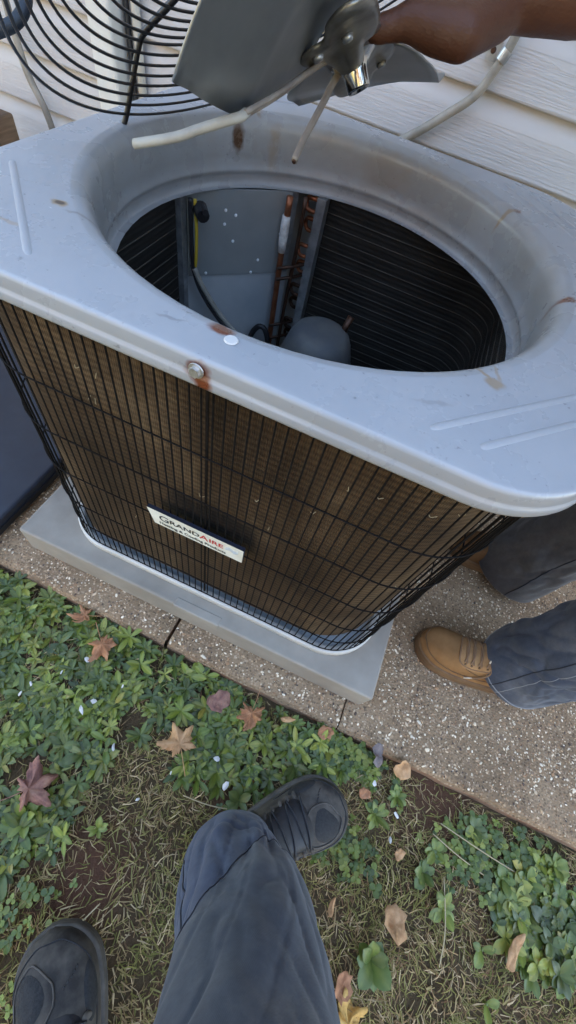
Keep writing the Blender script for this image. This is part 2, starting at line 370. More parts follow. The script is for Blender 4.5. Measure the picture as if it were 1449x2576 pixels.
def rrect(hx, hy, r, nc=16, ns=12):
    """closed outline of a rounded rectangle, counter-clockwise from the middle of the right side"""
    P = []
    for cx, cy, a0 in ((hx - r, hy - r, 0), (-hx + r, hy - r, 90), (-hx + r, -hy + r, 180), (hx - r, -hy + r, 270)):
        P.append([(cx + r * math.cos(R(a0 + 90 * k / nc)), cy + r * math.sin(R(a0 + 90 * k / nc))) for k in range(nc + 1)])
    out = []
    for i in range(4):
        out += P[i]
        a, b = P[i][-1], P[(i + 1) % 4][0]
        out += [(a[0] + (b[0] - a[0]) * k / ns, a[1] + (b[1] - a[1]) * k / ns) for k in range(1, ns)]
    return out
def bevel(o, w=.003, seg=2):
    b = o.modifiers.new('bevel', 'BEVEL'); b.width = w; b.segments = seg; b.limit_method = 'ANGLE'; b.angle_limit = R(40); return o
def disc(mb, c, axis, r0, r1, h, n=20):      # a short frustum
    axis = Vector(axis).normalized(); a = axis.orthogonal().normalized(); b = axis.cross(a); c = Vector(c)
    V = [c + (a * math.cos(2 * math.pi * k / n) + b * math.sin(2 * math.pi * k / n)) * r0 for k in range(n)] + \
        [c + axis * h + (a * math.cos(2 * math.pi * k / n) + b * math.sin(2 * math.pi * k / n)) * r1 for k in range(n)]
    F = [(k, (k + 1) % n, n + (k + 1) % n, n + k) for k in range(n)] + [tuple(range(n - 1, -1, -1)), tuple(range(n, 2 * n))]
    return mb.add(V, F)

GZ = -.03
# ------------------------------------------------------------------ the setting
def make_ground():
    xs = np.concatenate([np.linspace(-120, -1.8, 12), np.linspace(-1.6, 2.0, 91), np.linspace(2.2, 120, 12)])
    ys = np.concatenate([np.linspace(-150, -2.2, 12), np.linspace(-2.0, -.40, 46), np.linspace(-.2, 80, 12)])
    V = []
    for y in ys:
        for x in xs:
            z = GZ
            if -1.7 < x < 2.1 and -2.1 < y < -.3:
                z += .014 * mnoise.noise(Vector((x * 5, y * 5, 0))) + .007 * mnoise.noise(Vector((x * 17, y * 17, 3)))
            if y > -.47: z = min(z, GZ - .01)
            V.append((x, y, z))
    nx = len(xs)
    F = [(j * nx + i, j * nx + i + 1, (j + 1) * nx + i + 1, (j + 1) * nx + i) for j in range(len(ys) - 1) for i in range(nx - 1)]
    return tag(obj('ground', V, F, 'soil', smooth=True), kind='structure')
make_ground()

walk = tag(bpy.data.objects.new('walkway', None), kind='structure'); COL.objects.link(walk)
def slab(x0, x1, seed):
    me_v = []; F = []; nx = max(2, int((x1 - x0) / .03)); y0, y1 = -.4535, .70
    bot = -.09
    # top sheet with a worn front edge
    rows = [(y0, -.012), (y0 + .006, -.003), (y0 + .014, 0), (-.30, 0), (0, 0), (y1, 0)]
    for j, (y, z) in enumerate(rows):
        for i in range(nx + 1):
            x = x0 + (x1 - x0) * i / nx
            wob = .005 * mnoise.noise(Vector((x * 24, seed, 0))) + .0035 * mnoise.noise(Vector((x * 70, seed, 5))) if j < 3 else 0
            e = .004 if i in (0, nx) else 0
            me_v.append((x, y + wob, z - e))
    for j in range(len(rows) - 1):
        for i in range(nx): F.append((j * (nx + 1) + i, j * (nx + 1) + i + 1, (j + 1) * (nx + 1) + i + 1, (j + 1) * (nx + 1) + i))
    nt = len(F); k = len(me_v)
    for i in range(nx + 1):
        p = me_v[i]; me_v.append((p[0], p[1] - .004 - .003 * abs(mnoise.noise(Vector((p[0] * 30, 9, seed)))), bot))
    for i in range(nx): F.append((k + i, k + i + 1, i + 1, i))
    b = len(me_v)
    me_v += [(x0, y0, bot), (x0, y1, bot), (x0, y1, -.004), (x0, y0 + .012, -.004), (x1, y0, bot), (x1, y1, bot), (x1, y1, -.004), (x1, y0 + .012, -.004)]
    F += [(b, b + 3, b + 2, b + 1), (b + 4, b + 5, b + 6, b + 7)]
    o = obj('slab', me_v, F, 'concrete', walk); o.data.materials.append(M['clay_edge'])
    for i, p in enumerate(o.data.polygons):
        if i >= nt: p.material_index = 1
    return o
slab(-3.0, -.0445, 1); slab(-.0375, .3615, 2); slab(.3645, 3.2, 3)
def pebbles():
    V = []; F = []; Cc = []; pal = [(.58, .43, .28), (.74, .60, .42), (.36, .21, .11), (.20, .13, .082), (.09, .06, .045), (.48, .32, .18), (.30, .20, .125), (.85, .72, .54), (.42, .29, .175)]
    n = 0
    for _ in range(42000):
        x = random.uniform(-.75, 1.35); y = random.uniform(-.446, .35)
        if -.41 < x < .38 and y > -.38: continue
        if x < -.42 and y > -.2: continue
        if abs(x + .041) < .006 or abs(x - .363) < .003: continue
        if mnoise.noise(Vector((x * 5, y * 5, 1))) < random.uniform(-.9, .15): continue
        r = random.uniform(.0014, .0042) * (1.2 if random.random() < .12 else .8); rx = r * random.uniform(.75, 1.5); ry = r * random.uniform(.6, 1); an = random.uniform(0, 6.28)
        h = r * random.uniform(.15, .45); c = random.choice(pal); s = random.uniform(.75, 1.2)
        ca, sa = math.cos(an), math.sin(an); k = len(V)
        for ring, zz in ((1, -.0008), (.62, h)):
            for q in range(6):
                t = q * 1.0472 + random.uniform(-.25, .25); px, py = rx * ring * math.cos(t), ry * ring * math.sin(t)
                V.append((x + px * ca - py * sa, y + px * sa + py * ca, zz))
        for q in range(6): F.append((k + q, k + (q + 1) % 6, k + 6 + (q + 1) % 6, k + 6 + q))
        F.append(tuple(k + 6 + q for q in range(6)))
        Cc += [(c[0] * s, c[1] * s, c[2] * s)] * 12
    return tag(obj('pebbles', V, F, 'pebble', walk, cols=Cc), kind='stuff')
pebbles()

# ------------------------------------------------------------------ house
WALL_Y = .69
house = thing('house', 'house wall of beige grained lap siding rising behind the condenser', 'house', (0, WALL_Y, 0))
PL = .1145
prof = [(.016, 0.0), (-.0025, 0.0), (-.0045, .0012), (-.0045, .006), (.0, .040), (.0004, .072), (.0012, .078), (.004, .088), (.0078, .098), (.0105, .108), (.012, .118), (.0125, PL + .006)]
def plank():
    xs = np.linspace(-6, 6, 25); V = [(x, y, z) for x in xs for (y, z) in prof]; n = len(prof)
    F = [(i * n + j, (i + 1) * n + j, (i + 1) * n + j + 1, i * n + j + 1) for i in range(len(xs) - 1) for j in range(n - 1)]
    me = obj('siding_plank', V, F, 'siding', house, True)
    return me
p0 = plank(); zbot = .6215 - PL * 5; p0.location = (0, 0, zbot)
for k in range(1, 27):
    c = p0.copy(); COL.objects.link(c); c.parent = house; c.location = (random.uniform(-.0, .0), 0, zbot + PL * k)
keep(MB().box((-6, WALL_Y + .018, -.1), (6, WALL_Y + .25, 3.15)).build('wall', 'siding'), house)
roofmb = MB(); roofmb.add([(-6.4, WALL_Y - .45, 3.02), (6.4, WALL_Y - .45, 3.02), (6.4, WALL_Y + 4.4, 5.2), (-6.4, WALL_Y + 4.4, 5.2), (-6.4, WALL_Y - .45, 3.16), (6.4, WALL_Y - .45, 3.16), (6.4, WALL_Y + 4.4, 5.34), (-6.4, WALL_Y + 4.4, 5.34)],
                          [(0, 3, 2, 1), (4, 5, 6, 7), (0, 1, 5, 4), (1, 2, 6, 5), (2, 3, 7, 6), (3, 0, 4, 7)])
keep(roofmb.build('roof', 'roof'), house)

# unseen tree row, added to cut the low sky and bounce warm light
def tree_meshes():
    tr = MB().tube(cr([(0, 0, -.1), (.05, .02, 1.2), (0, .05, 2.6), (.06, 0, 4.4)], 4), [.20 - .012 * i for i in range(13)], 10)
    for a, z in ((.4, 1.9), (2.4, 2.3), (4.3, 2.7), (5.4, 3.2)): tr.tube([(0, 0, z), (.7 * math.cos(a), .7 * math.sin(a), z + .7), (1.5 * math.cos(a), 1.5 * math.sin(a), z + 1.5)], [.08, .05, .02], 7)
    V = []; F = []; Cc = []; rnd = random.Random(3)
    pal = [(.30, .17, .06), (.24, .15, .05), (.34, .22, .09), (.18, .15, .05), (.26, .12, .05)]
    for _ in range(1500):
        a = rnd.uniform(0, 6.283); u = rnd.random() ** .4; h = rnd.uniform(-1, 1); rr = 2.3 * math.sqrt(max(0, 1 - h * h)) * u * (.8 + .35 * math.sin(a * 3 + h * 4))
        c = Vector((rr * math.cos(a), rr * math.sin(a), 3.6 + 3.0 * h)); x = Vector((rnd.gauss(0, 1), rnd.gauss(0, 1), rnd.gauss(0, 1))).normalized(); y = x.orthogonal().normalized(); s = rnd.uniform(.12, .30); k = len(V)
        V += [c + x * s, c + y * s * .6, c - x * s, c - y * s * .6]; F.append((k, k + 1, k + 2, k + 3)); q = rnd.choice(pal); Cc += [q] * 4
    return tr, V, F, Cc
_tr, _v, _f, _c = tree_meshes()
tree_spots = [(-12.5, -8.2, 'tree at the left end of the far tree row'), (-8.4, -9.6, 'second tree from the left in the far row'), (-4.6, -8.8, 'third tree from the left in the far row'), (-.9, -9.8, 'tree in the middle of the far row, straight behind the photographer'),
              (3.0, -8.9, 'third tree from the right in the far row'), (6.9, -9.7, 'second tree from the right in the far row'), (11.2, -8.3, 'tree at the right end of the far tree row')]
t_proto = None
for i, (x, y, lab) in enumerate(tree_spots):
    t = thing('added_tree', 'unseen, added brown leaved autumn ' + lab, 'tree', (x, y, GZ), 'unseen trees added across the yard for warm light')
    if t_proto is None:
        t_proto = (_tr.build('trunk', 'wood', t, True), obj('crown', _v, _f, 'grass', t, cols=_c))
    else:
        for p_ in t_proto: c = p_.copy(); COL.objects.link(c); c.parent = t
    t.rotation_euler = (0, 0, i * 1.3); t.scale = (1 + .08 * (i % 3),) * 2 + (.95 + .12 * (i % 2),)

# things fixed to the wall
ds = thing('downspout', 'white square downspout running down the siding behind the fan guard', 'downspout', (-.82, .655, 0))
o = keep(MB().box((-.862, .622, .02), (-.795, .684, 3.0)).build('pipe', 'downspout'), ds); bevel(o, .008, 3)
for z in (.9, 2.2): keep(MB().box((-.874, .618, z), (-.783, .690, z + .025)).build('bracket', 'downspout'), ds)
cd = tag(MB().tube([(-.755, .672, .05), (-.755, .672, 1.2), (-.755, .672, 2.9)], .011, 10).build('pipe', 'downspout', smooth=True), 'slim white vertical pipe just right of the downspout', 'pipe')
bw = tag(MB().tube(cr([(-.778, .672, .12), (-.776, .668, .4), (-.780, .672, .8), (-.779, .674, 1.4), (-.78, .674, 2.6)], 5), .007, 8).build('cable', 'black_rubber', smooth=True), 'thin black upright line between the downspout and the slim white pipe', 'cable')  # dark upright tube in the gap beside the downspout
lw = tag(MB().tube(cr([(-1.045, .668, .10), (-1.075, .664, .30), (-1.09, .660, .40), (-1.118, .656, .47), (-1.13, .656, .56), (-1.14, .660, .8), (-1.15, .670, 1.6)], 6), .0095, 8).build('cable', 'conduit', smooth=True), 'beige cable hanging down the siding at the far left', 'cable')
cpts = cr([(-.30, .676, .46), (-.16, .674, .545), (-.043, .672, .622), (.036, .671, .689), (.077, .670, .731), (.097, .670, .786), (.105, .672, .83), (.112, .674, .95), (.12, .676, 1.5)], 8)
conduit = thing('conduit', 'weathered grey conduit bending down the siding to the condenser, held by a metal strap', 'conduit', (-.30, .676, .46))
keep(MB().tube(cpts, .0092, 10).build('pipe', 'conduit', smooth=True), conduit)
st = MB()
arc = [(.0985 + .0118 * math.cos(R(a)) * .95, .670 - .0118 * math.sin(R(a)), .792 + .0118 * math.cos(R(a)) * -.32) for a in range(-20, 201, 20)]
for dz in (0,):
    A = [Vector(p) for p in arc]; off = Vector((.32, 0, .95)).normalized() * .009
    st.add([p - off for p in A] + [p + off for p in A], [(i, i + 1, len(A) + i + 1, len(A) + i) for i in range(len(A) - 1)])
st.box((.062, .676, .778), (.088, .679, .806))
strap = keep(st.build('strap', 'galv'), conduit)
hl = MB(); disc(hl, (.074, .6755, .793), (0, -1, 0), .0055, .004, .0035, 12); keep(hl.build('screw_or_light_dot', 'copper_dark'), conduit)
timber = tag(MB().box((-1.25, .41, -.03), (-1.05, .50, .432)).build('timber_post', 'wood'), 'short brown timber post standing by the wall at the far left', 'post'); bevel(timber, .006, 2)

# ------------------------------------------------------------------ pad under the unit, black panel beside it
PADT = .0846
pad = thing('equipment_pad', 'light grey cast pad under the condenser, chipped along its front edge', 'pad', (-.0145, 0, 0))
pm = MB().box((-.4207, -.3923, 0.0), (.3917, .42, PADT)).build('block', 'pad'); keep(pm, pad); bevel(pm, .005, 3)
patch = keep(MB().box((-.052, -.3945, .0615), (.052, -.374, PADT + .0012)).build('patch', 'pad'), pad); bevel(patch, .003, 2)

case = thing('plastic_panel', 'dark navy plastic slab lying flat on the walkway left of the pad', 'panel', (-.75, 0, 0))
co = keep(MB().box((-1.02, -.52, .004), (-.490, .20, .052)).build('slab_body', 'case'), case); bevel(co, .008, 3)
keep(MB().box((-1.024, -.524, .016), (-.4865, .204, .030)).build('edge_band', 'case_edge'), case)

# ------------------------------------------------------------------ condenser
ZT, ZB = .6957, .6663
unit = thing('condenser_unit', 'outdoor air conditioner condenser, grey lid with an open round fan hole, wire grille and nameplate', 'air conditioner', (0, 0, PADT))
def uk(o): return keep(o, unit)
def lid():
    out = rrect(.364, .3675, .12, 16, 14); N = len(out)
    ang = [math.atan2(y, x) for x, y in out]
    rings = []
    def circ(r, z): rings.append([(r * math.cos(a), r * math.sin(a), z) for a in ang])
    # throat, from the lower flange up to the lip
    for r, z in [(.2945, .5975), (.3045, .5965), (.3065, .5975), (.3065, .612), (.3055, .6155), (.3025, .618), (.3025, .6225), (.3045, .626), (.3035, .640), (.3032, .66), (.3035, .668)]: circ(r, z)
    for k in range(1, 9):
        a = R(90 * k / 8); circ(.3035 + .0165 * (1 - math.cos(a)), .6715 + .0240 * math.sin(a) - .0004)
    circ(.3225, ZT); circ(.326, ZT)
    def rim(inset, z):
        o2 = rrect(.364 - inset, .3675 - inset, .12 - inset, 16, 14)
        return [(x, y, z) for x, y in o2]
    # blend circle to outline
    last = rings[-1]; edge = rim(.008, ZT)
    for f in (.5, 1.0):
        rings.append([tuple(np.array(last[i]) * (1 - f) + np.array(edge[i]) * f) for i in range(N)])
    for k in range(1, 7):
        a = R(90 * k / 6); rings.append(rim(.0055 - .0055 * math.sin(a), ZT - .0055 * (1 - math.cos(a))))
    for ins, z in ((-.0002, .681), (0, .6785), (-.0016, .677), (-.0022, .6745), (-.0022, .668), (-.0016, ZB), (.002, ZB), (.003, .672)): rings.append(rim(ins, z))
    V = [p for r in rings for p in r]; F = []
    for j in range(len(rings) - 1):
        for i in range(N):
            F.append((j * N + i, j * N + (i + 1) % N, (j + 1) * N + (i + 1) % N, (j + 1) * N + i))
    F = [tuple(reversed(f)) for f in F]
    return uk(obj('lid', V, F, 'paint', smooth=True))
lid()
def rib(a, b, w=.0045, h=.0022):
    a, b = Vector(a), Vector(b); d = (b - a).normalized(); s = Vector((-d.y, d.x, 0)); V = []
    prof2 = [(-1, 0), (-.7, .6), (-.25, 1), (.25, 1), (.7, .6), (1, 0)]
    st = [(0, .15), (.02, .7), (.05, 1), (.95, 1), (.98, .7), (1, .15)]
    for t, k in st:
        p = a.lerp(b, t)
        for u, hh in prof2: V.append(p + s * (u * w * (.5 + .5 * k)) + Vector((0, 0, -.0006 + hh * h * k)))
    n = len(prof2); F = [(i * n + j, (i + 1) * n + j, (i + 1) * n + j + 1, i * n + j + 1) for i in range(len(st) - 1) for j in range(n - 1)]
    return uk(obj('rib', V, F, 'rib', smooth=True))
for sx, sy in ((1, -1), (-1, -1), (1, 1), (-1, 1)):
    rib((sx * .195, sy * .334, ZT), (sx * .331, sy * .197, ZT))
    rib((sx * .240, sy * .331, ZT), (sx * .328, sy * .242, ZT))
# screws of the skirt, scrap on the lid
def hexscrew(c, axis, r=.0055, parent=None):
    mb = MB(); disc(mb, c, axis, r * 1.35, r * 1.3, .0012, 16); disc(mb, Vector(c) + Vector(axis) * .0012, axis, r, r * .92, .0035, 6)
    return uk(mb.build('screw_or_light_dot', 'screw_or_light_dot'))
hexscrew((-.005, -.3695, .6835), (0, -1, 0)); hexscrew((.3662, 0, .683), (1, 0, 0)); hexscrew((-.3662, 0, .683), (-1, 0, 0))
washer = thing('washer', 'small white oval scrap lying on the front of the lid by the rust spot', 'scrap', (.008, -.3315, ZT))
wm = MB(); disc(wm, (.008, -.3315, ZT + .0005), (0, 0, 1), .0066, .0056, .0012, 20); keep(wm.build('flake', 'chip'), washer)

# base pan
def basepan():
    rings = []
    for ins, z in ((.004, PADT), (0, PADT + .003), (0, .101), (.0015, .1045), (.004, .1055), (.0135, .1055), (.016, .1035), (.018, .0935), (.020, .0915), (.10, .0915)):
        rings.append([(x, y, z) for x, y in rrect(.3545 - ins, .3565 - ins, max(.02, .112 - ins), 16, 10)])
    N = len(rings[0]); V = [p for r in rings for p in r]
    F = [(j * N + i, j * N + (i + 1) % N, (j + 1) * N + (i + 1) % N, (j + 1) * N + i) for j in range(len(rings) - 1) for i in range(N)]
    F.append(tuple((len(rings) - 1) * N + i for i in range(N)))
    o = uk(obj('base_pan', V, F, 'base_rim', smooth=True)); o.data.materials.append(M['paint_in'])
    for i, p in enumerate(o.data.polygons):
        if i >= 6 * N: p.material_index = 1
    return o
basepan()
# coil: open ribbon from the left-back end round the front to the back-left end
def coilpath(h, r, yl, xb, n=14, step=.012, r2=None):
    P = []
    def line(a, b):
        k = max(2, int(math.hypot(b[0] - a[0], b[1] - a[1]) / step))
        for i in range(k): P.append((a[0] + (b[0] - a[0]) * i / k, a[1] + (b[1] - a[1]) * i / k))
    r2 = r2 or r
    def arc(cx, cy, a0, r=r):
        for i in range(n): P.append((cx + r * math.cos(R(a0 + 90 * i / n)), cy + r * math.sin(R(a0 + 90 * i / n))))
    line((-h, yl), (-h, -h + r)); arc(-h + r, -h + r, 180); line((-h + r, -h), (h - r2, -h)); arc(h - r2, -h + r2, 270, r2)
    line((h, -h + r2), (h, h - r)); arc(h - r, h - r, 0); line((h - r, h), (xb, h)); P.append((xb, h)); return P
CZ0, CZ1, CZI = .122, .66, .5960
def ribbon(name, path, mat, flip, top=None):
    s = [0.0]
    for a, b in zip(path, path[1:]): s.append(s[-1] + math.hypot(b[0] - a[0], b[1] - a[1]))
    V = []; uv = []
    for k, z in enumerate((CZ0, top or CZ1)):
        for i, p in enumerate(path): V.append((p[0], p[1], z)); uv.append((s[i], z))
    n = len(path); F = [(i, i + 1, n + i + 1, n + i) for i in range(n - 1)]
    if flip: F = [tuple(reversed(f)) for f in F]
    return uk(obj(name, V, F, mat, smooth=True, uv=uv))
OUTP = coilpath(.338, .104, .085, -.10, r2=.135); INP = coilpath(.295, .067, .085, -.10)
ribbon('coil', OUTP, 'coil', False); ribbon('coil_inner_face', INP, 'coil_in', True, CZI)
cap = MB(); n = len(OUTP)
assert len(OUTP) > 0
for z in (CZI,):
    m_ = min(len(OUTP), len(INP))
    ia = [OUTP[int(i * (len(OUTP) - 1) / (m_ - 1))] for i in range(m_)]; ib = [INP[int(i * (len(INP) - 1) / (m_ - 1))] for i in range(m_)]
    cap.add([(x, y, z) for x, y in ia] + [(x, y, z) for x, y in ib], [(i, i + 1, m_ + i + 1, m_ + i) for i in range(m_ - 1)])
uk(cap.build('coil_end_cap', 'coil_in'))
# tubes that show as pale lines on the inner face
TP = coilpath(.2945, .0665, .078, -.095, 10, .05)
t0 = uk(MB().tube([(x, y, 0) for x, y in TP], .0009, 5).build('coil_tube', noisy('coil_tube_edge', (.045, .040, .034), (.085, .075, .062), 30, .6), smooth=True))
for k in range(22):
    c = t0 if k == 0 else t0.copy()
    if k: COL.objects.link(c)
    c.location = (0, 0, .125 + k * .0212)
# coil end plates
uk(MB().box((-.108, .268, CZ0), (-.090, .338, CZI)).build('end_plate', 'galv'))
uk(MB().box((-.340, .072, CZ0), (-.284, .088, CZI)).build('end_plate', 'galv'))
# return bends at the back coil end
for k in range(11):
    z = .155 + k * .0424; mb = MB(); x0 = -.109
    row = .278 + (.02 if k % 2 else 0)
    pts = [(x0 + .004, row, z + .0106)] + [(x0 - .014 - .010 * math.sin(R(a)), row + .006 * math.sin(R(a)), z + .0106 * math.cos(R(a))) for a in range(0, 181, 30)] + [(x0 + .004, row, z - .0106)]
    uk(mb.tube(pts, .0042, 8).build('return_bend', 'copper' if k > 6 else 'copper_dark', smooth=True))
# headers
uk(MB().tube(cr([(-.150, .232, .596), (-.151, .234, .5), (-.149, .234, .38), (-.146, .230, .26), (-.14, .21, .16), (-.10, .16, .13)], 5), .0062, 10).build('header_pipe', 'copper', smooth=True))
uk(MB().tube([(-.1515, .2325, .564), (-.1515, .2328, .545), (-.1515, .233, .520), (-.151, .233, .497)], [.0078, .0086, .0086, .0075], 10).build('tape_wrap', 'white_tape', smooth=True))
uk(MB().tube(cr([(-.126, .252, .596), (-.126, .252, .50), (-.128, .247, .40), (-.128, .246, .24), (-.12, .235, .21), (-.06, .20, .20)], 5), .0042, 8).build('header_pipe', 'copper_dark', smooth=True))
for z in (.445, .468, .335, .30): uk(MB().tube([(-.150, .224, z), (-.128, .247, z + .002), (-.108, .272, z + .004)], .0034, 8).build('feeder_tube', 'copper_dark', smooth=True))
# service corner: diagonal panels of the control box
def diag(name, t0_, t1_, z0, z1, off, mat):
    k = .413; d = Vector((1, 1, 0)).normalized(); nrm = Vector((1, -1, 0)).normalized()
    a = Vector((-.300 + t0_, -.300 + k + t0_, 0)) + nrm * off; b = Vector((-.300 + t1_, -.300 + k + t1_, 0)) + nrm * off
    bk = nrm * -.004
    V = [a + Vector((0, 0, z0)), b + Vector((0, 0, z0)), b + Vector((0, 0, z1)), a + Vector((0, 0, z1))]; V += [p + bk for p in V]
    return uk(obj(name, V, [(0, 1, 2, 3), (7, 6, 5, 4), (0, 4, 5, 1), (1, 5, 6, 2), (2, 6, 7, 3), (3, 7, 4, 0)], mat))
diag('control_box_panel', .002, .144, .4455, .5962, .004, 'control'); diag('lower_panel', .0, .156, .10, .4445, 0, 'paint_in')
diag('corner_bracket', .145, .154, .4455, .5962, .001, 'galv')
for u, z in ((.052, .575), (.066, .567), (.051, .552), (.064, .522), (.104, .485), (.134, .535), (.095, .460), (.026, .462)):
    p = Vector((-.300 + u, .113 + u, z - .011)) + Vector((1, -1, 0)).normalized() * .0045
    mb = MB(); disc(mb, p, (1, -1, 0), .0030, .0018, .0024, 8); uk(mb.build('screw_or_light_dot', 'white_dot'))  # white discs paint in the light coming through holes in the panel
# outer skin of the service corner
sk = MB()
for lo, hi in (((-.352, .10, .105), (-.345, .352, .66)), ((-.352, .345, .105), (-.09, .352, .66))): sk.box(lo, hi)
uk(sk.build('corner_post', 'paint_in'))
# wires inside
uk(MB().tube(cr([(-.272, .098, .592), (-.271, .097, .585), (-.268, .095, .55), (-.269, .095, .50), (-.272, .096, .478)], 6), .0032, 8).build('yellow_wire', 'yellow', smooth=True))
uk(MB().tube(cr([(-.279, .094, .592), (-.278, .093, .56), (-.276, .093, .49), (-.272, .094, .475)], 6), .0042, 8).build('black_wire', 'black_rubber', smooth=True))
uk(MB().tube(cr([(-.273, .094, .478), (-.255, .100, .44), (-.220, .115, .385), (-.170, .125, .345), (-.12, .13, .33), (-.07, .12, .33)], 8), .0050, 10).build('power_cable', 'sleeve', smooth=True))
uk(MB().tube(cr([(-.279, .094, .482), (-.262, .098, .435), (-.226, .112, .378), (-.175, .122, .338), (-.12, .126, .322), (-.07, .12, .32)], 8), .0036, 8).build('power_cable', 'black_rubber', smooth=True))
uk(MB().tube(cr([(-.18, .185, .20), (-.185, .19, .29), (-.17, .20, .335), (-.15, .205, .33), (-.135, .20, .28), (-.13, .19, .20)], 6), .0062, 8).build('suction_pipe', 'black_rubber', smooth=True))
gm = MB(); disc(gm, (-.266, .104, .578), (1, -1, -.2), .013, .011, .022, 12); disc(gm, (-.258, .098, .584), (1, -1, 0), .006, .005, .02, 10)
uk(gm.build('terminal_plug', 'black_rubber'))
def compressor():
    prof3 = [(.002, .440), (.026, .439), (.046, .435), (.058, .427), (.066, .412), (.072, .392), (.079, .37), (.083, .34), (.081, .30), (.081, .13), (.088, .12), (.09, .09)]
    N = 36; V = []; F = []
    for r, z in prof3: V += [(-.005 + r * math.cos(2 * math.pi * i / N), .135 + r * math.sin(2 * math.pi * i / N), z) for i in range(N)]
    for j in range(len(prof3) - 1):
        for i in range(N): F.append((j * N + i, (j + 1) * N + i, (j + 1) * N + (i + 1) % N, j * N + (i + 1) % N))
    F.append(tuple(range(N)))
    return uk(obj('compressor', V, F, 'comp', smooth=True))
compressor()
uk(MB().tube([(.030, .165, .41), (.032, .172, .435), (.036, .180, .458)], .0072, 10).build('pipe_stub', 'copper_dark', smooth=True))
# wire grille
grille = bpy.data.objects.new('wire_grille', None); COL.objects.link(grille); keep(grille, unit)
def gk(o): o.parent = grille; return o
GP = rrect(.3485, .3505, .108, 200, 400)
per = [0.0]
for a, b in zip(GP, GP[1:] + GP[:1]): per.append(per[-1] + math.hypot(b[0] - a[0], b[1] - a[1]))
tot = per[-1]; W0 = None; kw = 0
nw = int(tot / .0131); j = 0
for i in range(nw):
    s = i * tot / nw
    while per[j + 1] < s: j += 1
    x, y = GP[j]
    if y > .20 or (x < -.30 and y > -.05 and False): continue
    if W0 is None:
        W0 = gk(MB().tube([(0, 0, .101), (0, 0, .40), (0, 0, .6655)], .00115, 5, cap=False).build('wire', 'black_wire', smooth=True)); c = W0
    else:
        c = W0.copy(); COL.objects.link(c); c.parent = grille
    c.location = (x, y, 0)
HP = [(x, y, 0) for x, y in rrect(.3505, .3525, .11, 14, 6)]
HP = [p for p in HP]
h0 = gk(MB().tube(HP, .0012, 5, closed=True).build('cross_wire', 'black_wire', smooth=True))
for k, z in enumerate((.651, .547, .449, .351, .253, .170, .1125)):
    c = h0 if k == 0 else h0.copy()
    if k: COL.objects.link(c); c.parent = grille
    c.location = (0, 0, z)
uk(MB().box((-.0065, -.3490, .11), (-.0035, -.3472, .664)).build('seam_strip', 'black_wire'))
# debris caught in the fins
for i in range(15):
    x = random.uniform(-.2, .28); z = random.uniform(.2, .63); an = random.uniform(-1.2, 1.2); L = random.uniform(.004, .011)
    uk(MB().tube(cr([(x, -.3395, z), (x + .4 * L * math.cos(an), -.3420, z + .5 * L * math.sin(an)), (x + L * math.cos(an + .5), -.3395, z + L * math.sin(an + .5))], 3), .0005, 4).build('straw', 'twig'))
# nameplate
np_e = uk(bpy.data.objects.new('nameplate', None)); COL.objects.link(np_e)
def pk(o): o.parent = np_e; return o
TL, TR, BR, BL = (-.095, .386), (.065, .386), (.065, .347), (-.085, .347)
yf, yb = -.3620, -.3560
Vp = [(x, yf, z) for x, z in (TL, TR, BR, BL)] + [(x, yb, z) for x, z in (TL, TR, BR, BL)]
pk(obj('plate_body', Vp, [(0, 1, 5, 4), (1, 2, 6, 5), (2, 3, 7, 6), (3, 0, 4, 7), (4, 5, 6, 7)], 'plate_edge'))
pk(obj('plate_face', [(x, yf - .0004, z) for x, z in (TL, TR, BR, BL)], [(0, 3, 2, 1)], 'plate_white'))
def text(s, size, x, z, mat, sx=1.0, bold=0.0):
    cu = bpy.data.curves.new('lettering', 'FONT'); cu.body = s; cu.size = size; cu.offset = bold; cu.resolution_u = 3
    tmp = bpy.data.objects.new('tmp', cu); COL.objects.link(tmp)
    me = bpy.data.meshes.new_from_object(tmp.evaluated_get(bpy.context.evaluated_depsgraph_get()))
    bpy.data.objects.remove(tmp); w = max(v.co.x for v in me.vertices) * sx
    for v in me.vertices: v.co = Vector((x + v.co.x * sx, yf - .0008, z + v.co.y))
    me.materials.append(M[mat]); o = bpy.data.objects.new('lettering', me); COL.objects.link(o); o.parent = np_e
    return x + w
xx = text('G', .0215, -.076, .3640, 'ink', 1.15, .0003)
xx = text('RAND', .0150, xx + .001, .3660, 'ink', 1.22, .0003)
xx = text('A', .0175, xx + .0005, .3660, 'ink_red', 1.2, .0003)
xx = text('IRE', .0150, xx + .0005, .3660, 'ink_red', 1.2, .0003)
text('Heating & Cooling Products', .0100, -.076, .3525, 'ink', 1.0, .0003)
sw = MB()
for k in range(3): sw.tube(cr([(xx + .004, yf - .0009, .368 + .003 * k), (xx + .011, yf - .0009, .371 + .003 * k), (xx + .018, yf - .0009, .367 + .003 * k), (xx + .024, yf - .0009, .370 + .003 * k)], 4), .0008, 4)
pk(sw.build('swoosh', 'ink_grey'))

